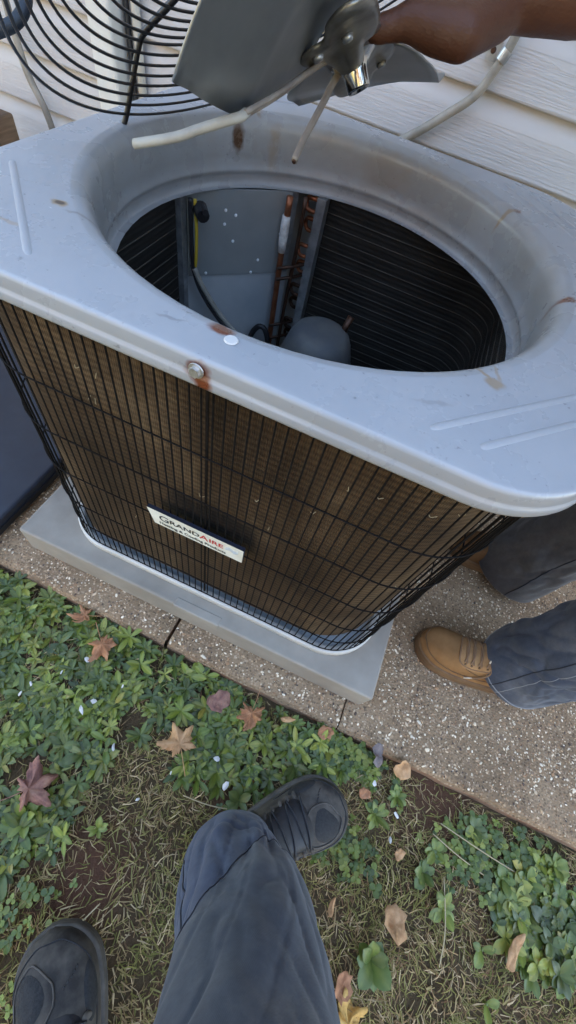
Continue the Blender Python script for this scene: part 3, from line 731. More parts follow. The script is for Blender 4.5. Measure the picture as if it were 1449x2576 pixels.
# ------------------------------------------------------------------ lifted fan assembly
fan = thing('fan_assembly', 'lifted condenser fan, two grey blades, black wire guard and motor, tilted over the open lid', 'fan', (-.332, -.003, .70))
def fk(o): return keep(o, fan)
GC = Vector((-.053, .012, .911)); gn = Vector((.613, -.182, -.769)).normalized()
ga = (Vector((0, 0, 1)) - gn * gn.z).normalized(); gb = gn.cross(ga)
def gp(ang, r, off): return GC + (ga * math.cos(R(ang)) + gb * math.sin(R(ang))) * r + gn * off
guard = bpy.data.objects.new('wire_guard', None); COL.objects.link(guard); fk(guard)
rings = []
for i in range(1, 9): rings.append((.333 - .009 * (i - 1), -.006 * (i - 1)))
r_ = .270
while r_ - .0135 > .06: r_ -= .0135; rings.append((r_, -.042 - .0006 * (len(rings) - 8)))
for r, o_ in rings:
    N = 120
    q = MB().tube([gp(360 * k / N, r, o_) for k in range(N)], .00165, 6, closed=True).build('ring', 'guard_black', smooth=True); keep(q, fan); q.parent = guard
e0 = Vector((-.332, -.003, .700)) - GC
A0 = math.degrees(math.atan2(e0.dot(gb), e0.dot(ga)))
for k in range(4):
    a = A0 + 90 * k
    pts = cr([gp(a, .346, .006), gp(a, .333, -.001), gp(a, .300, -.024), gp(a, .274, -.041), gp(a, .258, -.0455), gp(a, .20, -.047), gp(a, .05, -.055)], 4)
    q = MB().tube(pts, .0036, 8).build('rod', 'guard_black', smooth=True); keep(q, fan); q.parent = guard
FH = Vector((-.034, .004, .834))
def fp(ang, r, off, rot=0): return FH + (ga * math.cos(R(ang + rot)) + gb * math.sin(R(ang + rot))) * r + gn * off
def blade(rot):
    # leading and trailing edges as (angle, radius, offset along the shaft)
    lead = cr([(18, .060, -.010), (24, .12, -.018), (30, .19, -.026), (36, .255, -.034), (40, .2785, -.033)], 5)
    tq = [(112, .062, .012), (101, .12, .028), (91, .190, .042), (87.5, .240, .032), (84.5, .284, .021)]
    trail = np.array([[tq[i][j] + (tq[i + 1][j] - tq[i][j]) * k / 5 for j in range(3)] for i in range(4) for k in range(5)] + [list(tq[4])])
    trail[-1] += np.array([-1.2, -.006, 0])
    n = len(lead); T = 14; V = []
    for i in range(n):
        for k in range(T + 1):
            t = k / T; A = lead[i]; B = trail[i]
            an = A[0] + (B[0] - A[0]) * t; rr = A[1] + (B[1] - A[1]) * t
            if i > n - 6: rr += .006 * math.sin(math.pi * t) * (i - n + 6) / 5
            off = A[2] + (B[2] - A[2]) * t - .010 * math.sin(math.pi * t)
            if i >= n - 4: off += .0015 * (i - n + 4)
            V.append(fp(an, rr, off, rot))
    F = [(i * (T + 1) + k, (i + 1) * (T + 1) + k, (i + 1) * (T + 1) + k + 1, i * (T + 1) + k + 1) for i in range(n - 1) for k in range(T)]
    o = fk(obj('blade', V, F, 'blade', smooth=True))
    sm = o.modifiers.new('solid', 'SOLIDIFY'); sm.thickness = .0018; sm.offset = 0
    return o
blade(0); blade(180)
def plate_pts():
    half = [(.042, 22), (.078, 37), (.125, 48), (.140, 58), (.125, 66), (.096, 72), (.095, 80), (.084, 93), (.060, 114), (.036, 138), (.033, 160), (.034, 184)]
    full = half + [(r, a + 180) for r, a in half]
    return full
def hubplate():
    P = plate_pts(); n = len(P); pts = cr([(r * math.cos(R(a)), r * math.sin(R(a))) for r, a in P + P[:1]], 4)[:-1]; n = len(pts)
    V = []; lv = [(1.0, .004, .0), (1.0, .0075, 0), (.86, .0095, 0), (.55, .0085, 0), (.42, .013, 0), (.30, .020, 0), (.18, .023, 0)]
    for s, off, _ in lv:
        for x, y in pts:
            rr = math.hypot(x, y) * s
            cap_ = rr
            an = math.degrees(math.atan2(y, x)); 
            tw = .006 * math.sin(R(an * 2 - 30)) * s
            if s < .5: 
                cap_ = rr * .5 + .5 * .058 * s; tw *= .3
            V.append(fp(an, cap_, off + tw))
    F = [(j * n + i, j * n + (i + 1) % n, (j + 1) * n + (i + 1) % n, (j + 1) * n + i) for j in range(len(lv) - 1) for i in range(n)]
    F.append(tuple((len(lv) - 1) * n + i for i in range(n))); F.append(tuple(n - 1 - i for i in range(n)))
    o = fk(obj('hub_plate', V, F, 'hub', smooth=True)); return o
hubplate()
tb = MB()
pr = [(.024, .012), (.018, .016), (.0142, .020), (.0128, .024), (.0124, .036), (.0112, .0375), (.0072, .0375), (.0070, .026)]
N = 28; V = []
for r, off in pr: V += [fp(360 * i / N, r, off) for i in range(N)]
F = [(j * N + i, j * N + (i + 1) % N, (j + 1) * N + (i + 1) % N, (j + 1) * N + i) for j in range(len(pr) - 1) for i in range(N)] + [tuple((len(pr) - 1) * N + i for i in range(N))]
fk(obj('hub_tube', V, F, 'hub_tube', smooth=True))
fk(MB().tube([fp(0, 0, .030), fp(0, 0, -.08)], .0062, 10).build('shaft', 'galv', smooth=True))
for a in (60, 82, 240, 262):
    for rr in (.078,):
        mb = MB(); disc(mb, fp(a, rr, .0125), gn, .006, .0045, .004, 10); fk(mb.build('rivet', 'galv', smooth=True))
mb = MB(); disc(mb, FH - gn * .078, -gn, .062, .066, .006, 32); disc(mb, FH - gn * .084, -gn, .066, .066, .055, 32); disc(mb, FH - gn * .139, -gn, .066, .050, .012, 32)
fk(mb.build('motor', 'hub', smooth=False))
c1 = cr([(-.040, .020, .826), (-.0501, -.0389, .8188), (-.0468, -.1475, .8135), (-.0518, -.2119, .8079)], 6)
fk(MB().tube(c1, .0034, 10, flat=.75).build('motor_lead', 'sleeve_dark', smooth=True))
fk(MB().tube(c1 + np.array([.003, .003, .003]), .0022, 8).build('motor_lead', 'sleeve_dark', smooth=True))
fk(MB().tube(cr([(-.0512, -.2030, .8090), (-.0518, -.2119, .8079), (-.0633, -.2206, .8031), (-.081, -.2275, .795), (-.1004, -.2334, .7857), (-.1368, -.2399, .7724)], 6), .0042, 12, flat=.8).build('lead_sleeve', 'sleeve', smooth=True))
fk(MB().tube(cr([(-.036, .02, .818), (-.0407, -.0037, .8051), (-.0415, -.0241, .7918), (-.0438, -.0552, .7718), (-.0445, -.070, .762), (-.0440, -.0854, .7521)], 6), .0036, 10).build('motor_lead', 'sleeve_dark', smooth=True))
tipm = MB().tube([(-.0443, -.080, .7555), (-.0440, -.0868, .7512)], [.0030, .0022], 8); fk(tipm.build('lead_end', 'copper_dark'))
fk(MB().tube(cr([(-.352, -.168, .781), (-.3396, -.161, .7862), (-.3281, -.1505, .7922), (-.3237, -.139, .7993), (-.3263, -.1258, .8081), (-.334, -.1166, .8147), (-.345, -.10, .83)], 5), .0058, 10).build('cable_loop', noisy('blue_black_rubber', (.010, .016, .024), (.02, .028, .04), 30, .5), smooth=True))

# ------------------------------------------------------------------ people
def capsules(segs, name, mat, parent=None, voxel=.004, smooth_it=6):
    """tapered, round-ended limbs fused into one continuous skin"""
    mb = MB(); n = 14
    for p0, r0, p1, r1 in segs:
        p0, p1 = Vector(p0), Vector(p1); d = p1 - p0; L = d.length; d = d / L if L > 1e-6 else Vector((0, 0, 1))
        pts = []; rad = []
        for k in range(6): a = R(-86 + 86 * k / 5); pts.append(p0 + d * (r0 * math.sin(a))); rad.append(r0 * math.cos(a))
        for k in range(6): a = R(86 * k / 5); pts.append(p1 + d * (r1 * math.sin(a))); rad.append(r1 * math.cos(a))
        mb.tube(pts, rad, n)
    o = mb.build(name, mat, parent, True)
    rm = o.modifiers.new('fuse', 'REMESH'); rm.mode = 'VOXEL'; rm.voxel_size = voxel; rm.use_smooth_shade = True
    sm = o.modifiers.new('smooth', 'SMOOTH'); sm.iterations = smooth_it; sm.factor = .5
    return o
def chain(pts): return [(a[:3], a[3], b[:3], b[3]) for a, b in zip(pts, pts[1:])]
def loft_leg(mb, path, nseg=56, per=9, seed=0, folds=.008, fscale=1.0):
    P = cr(path, per); N = len(P); V = []
    for i in range(N):
        c = Vector(P[i][:3]); t = Vector(P[min(i + 1, N - 1)][:3]) - Vector(P[max(i - 1, 0)][:3]); t.normalize()
        u = Vector((1, 0, 0)); u = (u - t * u.dot(t)).normalized(); w = t.cross(u)
        for k in range(nseg):
            a = 2 * math.pi * k / nseg; ca, sa = math.cos(a), math.sin(a)
            s = i / (N - 1) * len(path)
            tz = c.z * fscale
            q1 = Vector((ca * 1.2 + seed, sa * 1.2, tz * 6 + ca * 1.6 + .8 * sa)); q2 = Vector((ca * 1.9, sa * 1.9 + seed, tz * 13 - ca * 1.8 + 1.1 * sa)); q3 = Vector((ca * 2.6 + seed, sa * 2.6, tz * 26))
            n1, n2, n3 = mnoise.noise(q1), mnoise.noise(q2), mnoise.noise(q3)
            v1, v2 = math.exp(-(n1 / .07) ** 2), math.exp(-(n2 / .09) ** 2)
            near = (.75 + .5 * math.exp(-((c.z - .19) / .07) ** 2)) * (.22 + .78 * min(1, max(0, (c.z - P[0][2] - .012) / .06)))
            d = folds * near * (.75 * n1 + .40 * abs(n2) + .22 * n3 - .20 * v1 - .20 * v2)
            V.append(c + (u * ca + w * sa) * (P[i][3] + d))
    F = [(i * nseg + k, i * nseg + (k + 1) % nseg, (i + 1) * nseg + (k + 1) % nseg, (i + 1) * nseg + k) for i in range(N - 1) for k in range(nseg)]
    # the hem turns inward
    k0 = len(V); c = Vector(P[0][:3])
    V += [c + (Vector(V[k]) - c) * .94 for k in range(nseg)] + [c + (Vector(V[k]) - c) * .90 + Vector((0, 0, .05)) for k in range(nseg)]
    F += [(k0 + k, k0 + (k + 1) % nseg, (k + 1) % nseg, k) for k in range(nseg)] + [(k0 + nseg + k, k0 + nseg + (k + 1) % nseg, k0 + (k + 1) % nseg, k0 + k) for k in range(nseg)]
    base = len(mb.v); mb.add(V, F)
    return P, base, nseg
def seam(mb_src, base, nseg, k, i0, i1, name, mat, parent, r=.0011, drift=0):
    pts = []
    for i in range(i0, i1):
        kk = int(k + drift * (i - i0)) % nseg; p = Vector(mb_src.v[base + i * nseg + kk]); pts.append(p)
    return MB().tube(pts, r, 5).build(name, mat, parent, smooth=True)

class Shoe:
    def __init__(s, L, prof_w, prof_h, zs, loc, head, side=1, p=.72, q=.62):
        s.L = L; s.w = prof_w; s.h = prof_h; s.zs = zs; s.loc = Vector(loc); s.side = side; s.p = p; s.q = q
        c, n = math.cos(head), math.sin(head); s.rot = Matrix(((c, -n, 0), (n, c, 0), (0, 0, 1)))
    def it(s, tab, v): return float(np.interp(v, [a for a, _ in tab], [b for _, b in tab]))
    def sm(s, tab, v, e=.03): return (s.it(tab, max(0, v - e)) + 2 * s.it(tab, v) + s.it(tab, min(1, v + e))) / 4
    def bow(s, v): return s.side * .010 * math.sin(math.pi * v) * (1 if v > .3 else .6)
    def endk(s, v):
        if v > .80: return math.sqrt(max(0, 1 - ((v - .80) / .20) ** 2.3))
        if v < .16: return math.sqrt(max(0, 1 - ((.16 - v) / .16) ** 2.2))
        return 1
    def local(s, v, t, off=0):
        k = s.endk(v); w = s.sm(s.w, v) * k + off; h = s.sm(s.h, v) * (k ** .45 if v > .5 else max(k, .0) ** .25) + off
        a = math.pi * t; ca, sa = math.cos(a), math.sin(a)
        y = w * math.copysign(abs(ca) ** s.p, ca); z = s.zs + h * abs(sa) ** s.q
        return Vector((s.L * (v - .5) + (off * 1.2 if v > .9 else 0), y + s.bow(v), z))
    def pt(s, v, t, off=0): return s.rot @ s.local(v, t, off) + s.loc
    def upper(s, name, mat, par, v0=0.0, v1=1.0, off=0, nv=40, nt=28, t0=0, t1=1):
        V = []; vv = [v0 + (v1 - v0) * i / nv for i in range(nv + 1)]
        for v in vv:
            for k in range(nt + 1): V.append(s.pt(min(max(v, .0005), .9995), t0 + (t1 - t0) * k / nt, off))
        F = [(i * (nt + 1) + k, i * (nt + 1) + k + 1, (i + 1) * (nt + 1) + k + 1, (i + 1) * (nt + 1) + k) for i in range(nv) for k in range(nt)]
        return keep(obj(name, V, F, mat, smooth=True), par)
    def sole(s, name, mat, par, flare=.005):
        n = 40; out = []
        for i in range(n + 1): v = .0005 + .999 * i / n; out.append((v, 1))
        outl = [(s.L * (v - .5) * (1 + flare * 2.2), s.sm(s.w, v) * s.endk(v) + flare + s.bow(v)) for v in np.linspace(.0005, .9995, n)] + \
               [(s.L * (v - .5) * (1 + flare * 2.2), -s.sm(s.w, v) * s.endk(v) - flare + s.bow(v)) for v in np.linspace(.9995, .0005, n)]
        N = len(outl); V = []
        lv = [(0.965, 0.0), (1, .004), (1.0, s.zs * .55), (.985, s.zs * .62), (1.0, s.zs * .70), (1, s.zs * 1.02), (.97, s.zs * 1.12), (.85, s.zs * 1.10)]
        for k, z in lv: V += [s.rot @ Vector((x * (1 - (1 - k) * .4), y * k, z)) + s.loc for x, y in outl]
        F = [(j * N + i, j * N + (i + 1) % N, (j + 1) * N + (i + 1) % N, (j + 1) * N + i) for j in range(len(lv) - 1) for i in range(N)]
        F.append(tuple(range(N - 1, -1, -1)))
        return keep(obj(name, V, F, mat, smooth=True), par)
    def patch(s, name, mat, par, v, t, rv, rt, turn=0, off=.0016, n=20, pw=1.0):
        V = [s.pt(v, t, off * 1.3)]; F = []; RI = 4
        for j in range(1, RI + 1):
            for i in range(n):
                a = 2 * math.pi * i / n; x, y = math.cos(a) * j / RI, math.sin(a) * j / RI
                x = math.copysign(abs(x) ** pw, x)
                c, d = math.cos(turn), math.sin(turn); x, y = x * c - y * d, x * d + y * c
                V.append(s.pt(min(.995, v + rv * x), t + rt * y, off * (1.3 if j < RI else .2)))
        F = [(0, 1 + i, 1 + (i + 1) % n) for i in range(n)]
        for j in range(RI - 1):
            for i in range(n): F.append((1 + j * n + i, 1 + (j + 1) * n + i, 1 + (j + 1) * n + (i + 1) % n, 1 + j * n + (i + 1) % n))
        return keep(obj(name, V, F, mat, smooth=True), par)
    def line(s, name, mat, par, pts, r=.0012, off=.001, n=6):
        q = cr(pts, n); return keep(MB().tube([s.pt(min(.995, a), b, off) for a, b in q], r, 6).build(name, mat, smooth=True), par)

SW = [(0, .034), (.15, .037), (.35, .037), (.55, .046), (.72, .053), (.85, .053), (1, .046)]
SH = [(0, .085), (.12, .095), (.30, .098), (.42, .090), (.55, .068), (.70, .052), (.82, .043), (.92, .036), (1, .026)]
def trainer(par, loc, head, side, L=.30):
    s = Shoe(L, SW, SH, .026, loc, head, side)
    up_ = s.upper('shoe', 'shoe', par); s_ = s.sole('sole', 'shoe_sole', par)
    def sub(o): o.parent = up_; o.matrix_parent_inverse = Matrix.Translation(-Vector(par.location)); return o
    for o in (s.patch('mesh_panel', 'shoe_mesh', par, .80, (.34 if side < 0 else .62), .085, .14, .35 * -side), s.patch('mesh_panel', 'shoe_mesh', par, .74, (.83 if side < 0 else .17), .10, .10, .25 * side)): pass
    s.patch('tongue', 'shoe_dark', par, .565, .5, .15, .25, 0, .0035, 24, .7)
    s.upper('collar', 'shoe_dark', par, .02, .42, .003, 20, 28)
    for k, v in enumerate((.46, .515, .57, .62, .67)):
        s.line('lace', 'shoe_dark', par, [(v - .012, .27), (v + .004, .42), (v + .012, .5), (v + .03, .72)] if k % 2 else [(v + .03, .28), (v + .012, .5), (v + .004, .58), (v - .012, .73)], .0017, .0055)
        for t in (.25, .75): s.patch('lace_loop', 'shoe', par, v, t, .014, .05, .3 if t < .5 else -.3, .0045, 10)
    for k in range(5): s.line('vent_slot', 'shoe_dark', par, [(.79 + .012 * k, .5 - side * (.06 + .03 * k)), (.80 + .012 * k, .5 - side * (.072 + .03 * k))], .0010, .0004, 2)
    s.line('toe_seam', 'shoe_dark', par, [(.55, .08), (.72, .10), (.86, .16), (.945, .34), (.955, .5), (.945, .66), (.86, .84), (.72, .90), (.55, .92)], .0009, .0005)
    s.line('panel_seam', 'shoe_sole', par, [(a_, b_ if side < 0 else .96 - b_) for a_, b_ in ((.66, .30), (.70, .20), (.80, .19), (.89, .30), (.90, .42), (.84, .50), (.74, .50), (.67, .42), (.66, .30))], .0012, .0012)
    return s
BW = [(0, .031), (.15, .033), (.35, .032), (.55, .039), (.72, .044), (.86, .043), (1, .038)]
BH = [(0, .12), (.12, .13), (.30, .125), (.42, .107), (.52, .082), (.62, .064), (.75, .054), (.88, .047), (1, .033)]
def boot(par, loc, head, side, laces=True, L=.31):
    s = Shoe(L, BW, BH, .030, loc, head, side)
    s.upper('boot', 'suede' if laces else 'suede_shaded', par); s.sole('boot_sole', 'boot_sole', par, .004)
    if laces:
        s.patch('vamp_panel', 'suede2', par, .595, .5, .145, .30, 0, .0026, 28, .55)
        s.line('panel_seam', 'lace', par, [(.48, .26), (.64, .25), (.722, .32), (.738, .5), (.722, .68), (.64, .75), (.48, .74)], .0014, .0022)
        s.line('toe_seam', 'boot_sole', par, [(.4, .045), (.6, .05), (.8, .07), (.93, .16), (.975, .4), (.98, .5), (.975, .6), (.93, .84), (.8, .93), (.6, .95), (.4, .955)], .0012, .0008)
        s.line('side_seam', 'boot_sole', par, [(.66, .22), (.58, .15), (.48, .09), (.40, .04)], .0009, .0008)
        s.line('side_seam', 'boot_sole', par, [(.66, .78), (.58, .85), (.48, .91), (.40, .96)], .0009, .0008)
        for k, v in enumerate((.54, .59, .64, .685)):
            s.line('lace', 'lace', par, [(v - .01, .33), (v + .01, .5), (v - .008, .67)], .0019, .0045)
            s.line('lace', 'lace', par, [(v + .012, .34), (v + .0, .5), (v + .018, .66)], .0019, .0055)
            for t in (.31, .69): s.patch('eyelet', 'boot_sole', par, v, t, .008, .020, 0, .004, 10)
        s.line('loose_lace', 'lace', par, [(.54, .40), (.51, .25), (.53, .14), (.585, .075)], .0017, .004)
        s.line('lace_tip', 'lace_tip', par, [(.575, .085), (.62, .045)], .0017, .004, 2)
        s.line('lace_tip', 'lace_tip', par, [(.52, .55), (.55, .42)], .0016, .008, 2)
    return s

# --- the photographer
ph = thing('person', 'person in blue grey work trousers and dark trainers standing in the weeds in front', 'person', (.24, -.95, GZ))
rs = trainer(ph, (.407 - .140 * .71, -.566 - .140 * .70, GZ + .022), math.atan2(.70, .71), 1, .286)
ls = trainer(ph, (.036 + .150 * .65, -.886 - .150 * .76, GZ + .022), math.atan2(.76, -.65), -1)
tmb = MB()
Pr, br, nsr = loft_leg(tmb, [(.250, -.722, .070, .078), (.254, -.727, .115, .080), (.260, -.735, .17, .081), (.268, -.745, .24, .080), (.275, -.768, .31, .081), (.277, -.80, .40, .083), (.279, -.845, .50, .088), (.275, -.93, .64, .098), (.285, -1.01, .78, .105), (.285, -1.06, .90, .11), (.262, -1.08, .98, .10)], 144, 18, 3, .0115)
Pl, bl, nsl = loft_leg(tmb, [(.165, -1.050, .075, .074), (.165, -1.055, .12, .077), (.168, -1.06, .2, .082), (.185, -1.065, .32, .085), (.175, -1.075, .48, .090), (.165, -1.08, .64, .098), (.165, -1.085, .78, .105), (.165, -1.085, .90, .11), (.19, -1.09, .98, .10)], 48, 5, 8, .006)
trou = keep(tmb.build('trousers', 'denim', smooth=True), ph)
def tk(o): o.parent = trou; return o
pel = keep(capsules([((.165, -1.085, .90), .115, (.285, -1.06, .90), .115), ((.20, -1.09, .98), .12, (.25, -1.08, .98), .12)], 'trouser_seat', 'denim', None, .012), ph)
tk(seam(tmb, br, nsr, 75, 12, 120, 'seam', 'stitch', None, .0015, .03))
tk(seam(tmb, br, nsr, 8, 4, 120, 'seam', 'stitch', None, .0010))
def knee_patch():      # the double layer sewn over the shin and knee
    V = []; F = []; ks = list(range(4, 71)); rows = 100; edge = []
    for q, k in enumerate(ks):
        f = q / (len(ks) - 1); st = 31 + 44 * f ** 1.25 + 2.0 * math.sin(f * 9)
        for i in range(rows):
            z = st + i * (124 - st) / (rows - 1); a, b = int(z), min(int(z) + 1, len(Pr) - 1); fr = z - int(z)
            p = Vector(tmb.v[br + a * nsr + k]).lerp(Vector(tmb.v[br + b * nsr + k]), fr); c = Vector(Pr[a][:3]).lerp(Vector(Pr[b][:3]), fr)
            n_ = (p - c).normalized(); e = min(i, q, len(ks) - 1 - q)
            pk_ = .0022 * mnoise.noise(Vector((q * .27, z * .18, 4))) if i < 12 else 0
            V.append(p + n_ * ((.0042 + pk_) if e > 0 else .0004))
            if i == 1: edge.append(p + n_ * .0050)
    F = [(q * rows + i, (q + 1) * rows + i, (q + 1) * rows + i + 1, q * rows + i + 1) for q in range(len(ks) - 1) for i in range(rows - 1)]
    o = obj('knee_panel', V, F, 'denim_panel', trou, True); MB().tube(edge, .0008, 5).build('panel_stitch', 'stitch', trou, smooth=True)
knee_patch()
body1 = keep(capsules(chain([(.225, -1.08, 1.0, .11), (.215, -1.09, 1.15, .115), (.205, -1.09, 1.32, .125), (.20, -1.085, 1.42, .10), (.195, -1.06, 1.52, .055)]) +
    chain([(.195, -1.06, 1.52, .055), (.19, -1.03, 1.60, .075), (.19, -1.01, 1.68, .088), (.19, -1.015, 1.72, .085)]) +
    [((.19, -.925, 1.64), .014, (.19, -.915, 1.62), .018), ((.11, -1.02, 1.655), .016, (.108, -1.02, 1.63), .014), ((.27, -1.02, 1.655), .016, (.272, -1.02, 1.63), .014)] +
    chain([(.20, -1.09, 1.40, .10), (.37, -1.09, 1.38, .065), (.43, -1.05, 1.10, .045), (.30, -.80, 1.00, .032), (.265, -.745, .975, .030)]) +
    chain([(.20, -1.09, 1.40, .10), (.03, -1.09, 1.38, .065), (-.04, -1.03, 1.10, .045), (.06, -.80, 1.00, .032), (.085, -.745, .975, .030)]) +
    chain([(.265, -.745, .975, .028), (.24, -.715, .965, .022), (.205, -.69, .965, .010)]) + chain([(.085, -.745, .975, .028), (.10, -.715, .965, .022), (.13, -.695, .965, .010)]), 'body', 'skin', None, .008, 5), ph)
keep(capsules(chain([(.225, -1.08, .98, .122), (.215, -1.09, 1.15, .125), (.205, -1.09, 1.32, .134), (.20, -1.085, 1.42, .108)]) +
    chain([(.20, -1.09, 1.40, .108), (.37, -1.09, 1.38, .076), (.42, -1.06, 1.18, .062)]) + chain([(.20, -1.09, 1.40, .108), (.03, -1.09, 1.38, .076), (-.03, -1.05, 1.18, .062)]), 'shirt', 'shirt', None, .01, 5), ph)
keep(capsules(chain([(.19, -1.045, 1.66, .088), (.19, -1.03, 1.735, .082)]), 'hair', 'hair', None, .008, 3), ph)

# --- the helper who holds the fan
hp = thing('person', 'person in blue jeans and tan lace boots on the walkway, bare arm holding the fan', 'person', (.70, -.04, 0))
boot(hp, (.478 + .135, -.198, .0), R(181), 1, True, .278)
boot(hp, (.515 + .135, .098, .0), R(178), -1, False, .275)
jmb = MB()
Pj, bj, nj = loft_leg(jmb, [(.676, -.192, .070, .080), (.678, -.192, .10, .084), (.682, -.191, .14, .081), (.686, -.188, .20, .080), (.695, -.184, .28, .080), (.700, -.175, .40, .083), (.70, -.165, .50, .088), (.71, -.14, .66, .095), (.72, -.11, .80, .105), (.72, -.09, .90, .115), (.70, -.06, .98, .11)], 144, 16, 21, .012, 1.4)
jeans = keep(jmb.build('jeans', 'denim2', smooth=True), hp)
hem = MB()
hem.tube([Vector(jmb.v[bj + 8 * nj + k]) for k in range(nj)], .0016, 5, closed=True); o = hem.build('hem_stitch', 'stitch_light', jeans, smooth=True)
o = seam(jmb, bj, nj, 92, 1, 110, 'seam', 'stitch', jeans, .0013)
o = seam(jmb, bj, nj, 97, 1, 110, 'seam', 'stitch_light', jeans, .0008)
jm2 = MB()
Pk, bk2, nk = loft_leg(jm2, [(.670, .100, .034, .099), (.674, .101, .08, .096), (.682, .102, .15, .089), (.695, .10, .26, .083), (.695, .09, .40, .085), (.70, .075, .52, .090), (.71, .06, .68, .097), (.72, .04, .82, .106), (.72, .03, .90, .115), (.70, .0, .98, .11)], 96, 14, 33, .012, 1.2)
jl2 = keep(jm2.build('trouser_leg', 'denim_grey', smooth=True), hp)
seam(jm2, bk2, nk, 70, 1, 90, 'seam', 'stitch', jl2, .0014)
keep(capsules([((.72, -.09, .92), .12, (.72, .03, .92), .12), ((.69, -.07, .98), .12, (.69, .02, .98), .12)], 'jeans_seat', 'denim2', None, .012), hp)
WR = (.100, .092, .884)
hand = (chain([(.47, .26, 1.20, .058), (.40, .27, 1.08, .050), (.315, .245, .955, .044), (.25, .205, .924, .042), (.168, .140, .9015, .037), (.125, .108, .890, .030), (*WR, .0265)]) +
    chain([(*WR, .0265), (.075, .070, .872, .026), (.056, .052, .866, .024)]) +
    chain([(*WR, .024), (.060, .075, .876, .021), (.018, .070, .884, .0155)]) + chain([(*WR, .024), (.060, .090, .880, .020), (.014, .088, .890, .0155)]) +
    chain([(*WR, .024), (.064, .104, .882, .019), (.018, .106, .890, .0148)]) + chain([(*WR, .023), (.070, .114, .880, .018), (.028, .122, .886, .0138)]) +
    chain([(.100, .080, .872, .022), (.074, .030, .857, .0225), (.050, .024, .855, .0205), (.022, .023, .855, .0165), (.006, .016, .848, .0128), (-.010, .010, .842, .0115), (-.016, .0075, .8405, .0095)]) +
    chain([(.018, .070, .884, .0155), (-.008, .060, .905, .0105), (-.020, .046, .900, .0092), (-.022, .038, .890, .0082)]) +
    chain([(.014, .088, .890, .0155), (-.012, .084, .912, .0105), (-.027, .070, .908, .0092), (-.030, .060, .899, .0082)]) +
    chain([(.018, .106, .890, .0148), (-.008, .106, .912, .0100), (-.025, .094, .910, .0088), (-.029, .084, .902, .0078)]) +
    chain([(.028, .122, .886, .0138), (.006, .126, .906, .0088), (-.010, .118, .907, .0078), (-.016, .110, .902, .0070)]))
UPW = Vector((-.0040, .0070, .0050))
def lifted(q, w): return tuple(Vector(q) + UPW * w)
hand = [(lifted(a, 0 if a[0] > .39 else 1), ra, lifted(b, 0 if b[0] > .39 else 1), rb) for a, ra, b, rb in hand]
torso = (chain([(.70, -.02, 1.0, .12), (.66, .0, 1.14, .125), (.60, .03, 1.27, .13), (.56, .05, 1.35, .10), (.50, .055, 1.44, .056)]) +
    chain([(.50, .055, 1.44, .056), (.45, .06, 1.50, .076), (.42, .06, 1.565, .088), (.425, .06, 1.60, .085)]) + [((.345, .06, 1.50), .014, (.338, .06, 1.48), .017), ((.43, -.022, 1.535), .016, (.43, -.024, 1.51), .014), ((.43, .142, 1.535), .016, (.43, .144, 1.51), .014)] +
    chain([(.58, .05, 1.31, .11), (.53, .20, 1.29, .07), (.47, .26, 1.20, .058)]) +
    chain([(.58, .05, 1.31, .11), (.56, -.13, 1.29, .07), (.62, -.25, 1.06, .048), (.69, -.21, .84, .032), (.69, -.19, .77, .028), (.685, -.185, .70, .012)]))
body2 = keep(capsules(hand + torso, 'body', 'skin', None, .0036, 9), hp)
keep(capsules(chain([(.70, -.02, .98, .132), (.66, .0, 1.14, .135), (.60, .03, 1.27, .14), (.56, .05, 1.35, .108)]) + chain([(.58, .05, 1.31, .118), (.53, .20, 1.29, .08), (.46, .262, 1.18, .068)]) +
    chain([(.58, .05, 1.31, .118), (.56, -.13, 1.29, .08), (.60, -.22, 1.13, .062)]), 'shirt', 'shirt', None, .01, 5), hp)
keep(capsules(chain([(.45, .06, 1.545, .088), (.44, .06, 1.615, .080)]), 'hair', 'hair', None, .008, 3), hp)

# ------------------------------------------------------------------ vegetation
def gz(x, y): return GZ + .014 * mnoise.noise(Vector((x * 5, y * 5, 0))) + .007 * mnoise.noise(Vector((x * 17, y * 17, 3)))
def inpoly(x, y, P):
    c = False; n = len(P)
    for i in range(n):
        (x1, y1), (x2, y2) = P[i], P[(i + 1) % n]
        if (y1 > y) != (y2 > y) and x < (x2 - x1) * (y - y1) / (y2 - y1) + x1: c = not c
    return c
DENSE = [(-1.2, -.455), (-.042, -.468), (.374, -.463), (.44, -.480), (.36, -.555), (.231, -.630), (.120, -.655), (.05, -.615), (-.021, -.632), (-.045, -.742), (-.01, -.815), (-.088, -.878), (-.29, -.95), (-1.2, -1.1)]
CLUST = [(.73, -.590), (.771, -.520), (.90, -.463), (1.15, -.465), (1.2, -.66), (.90, -.650), (.809, -.675), (.744, -.635)]
BARE = [(.035, -.835, .055), (.20, -.66, .03), (.60, -.487, .05), (-.02, -.61, .025), (.30, -.88, .05)]
def leaf_geo(L, W, fold=.25, droop=.5, n=6):
    V = []
    for i in range(n + 1):
        t = i / n; w = W * (math.sin(math.pi * min(1, t ** .85 * .97 + .03)) ** .75) * (.55 + .75 * t) if i < n else W * .04
        if i == 0: w = W * .10
        x = L * t * math.cos(droop * t * .7); z = L * (.32 * t - droop * .55 * t * t)
        for s in (-1, -.5, 0, .5, 1): V.append((x, s * w, z + abs(s) * w * fold - (abs(s) == 1) * w * fold * .35))
    F = [(i * 5 + k, (i + 1) * 5 + k, (i + 1) * 5 + k + 1, i * 5 + k + 1) for i in range(n) for k in range(4)]
    return np.array(V), F
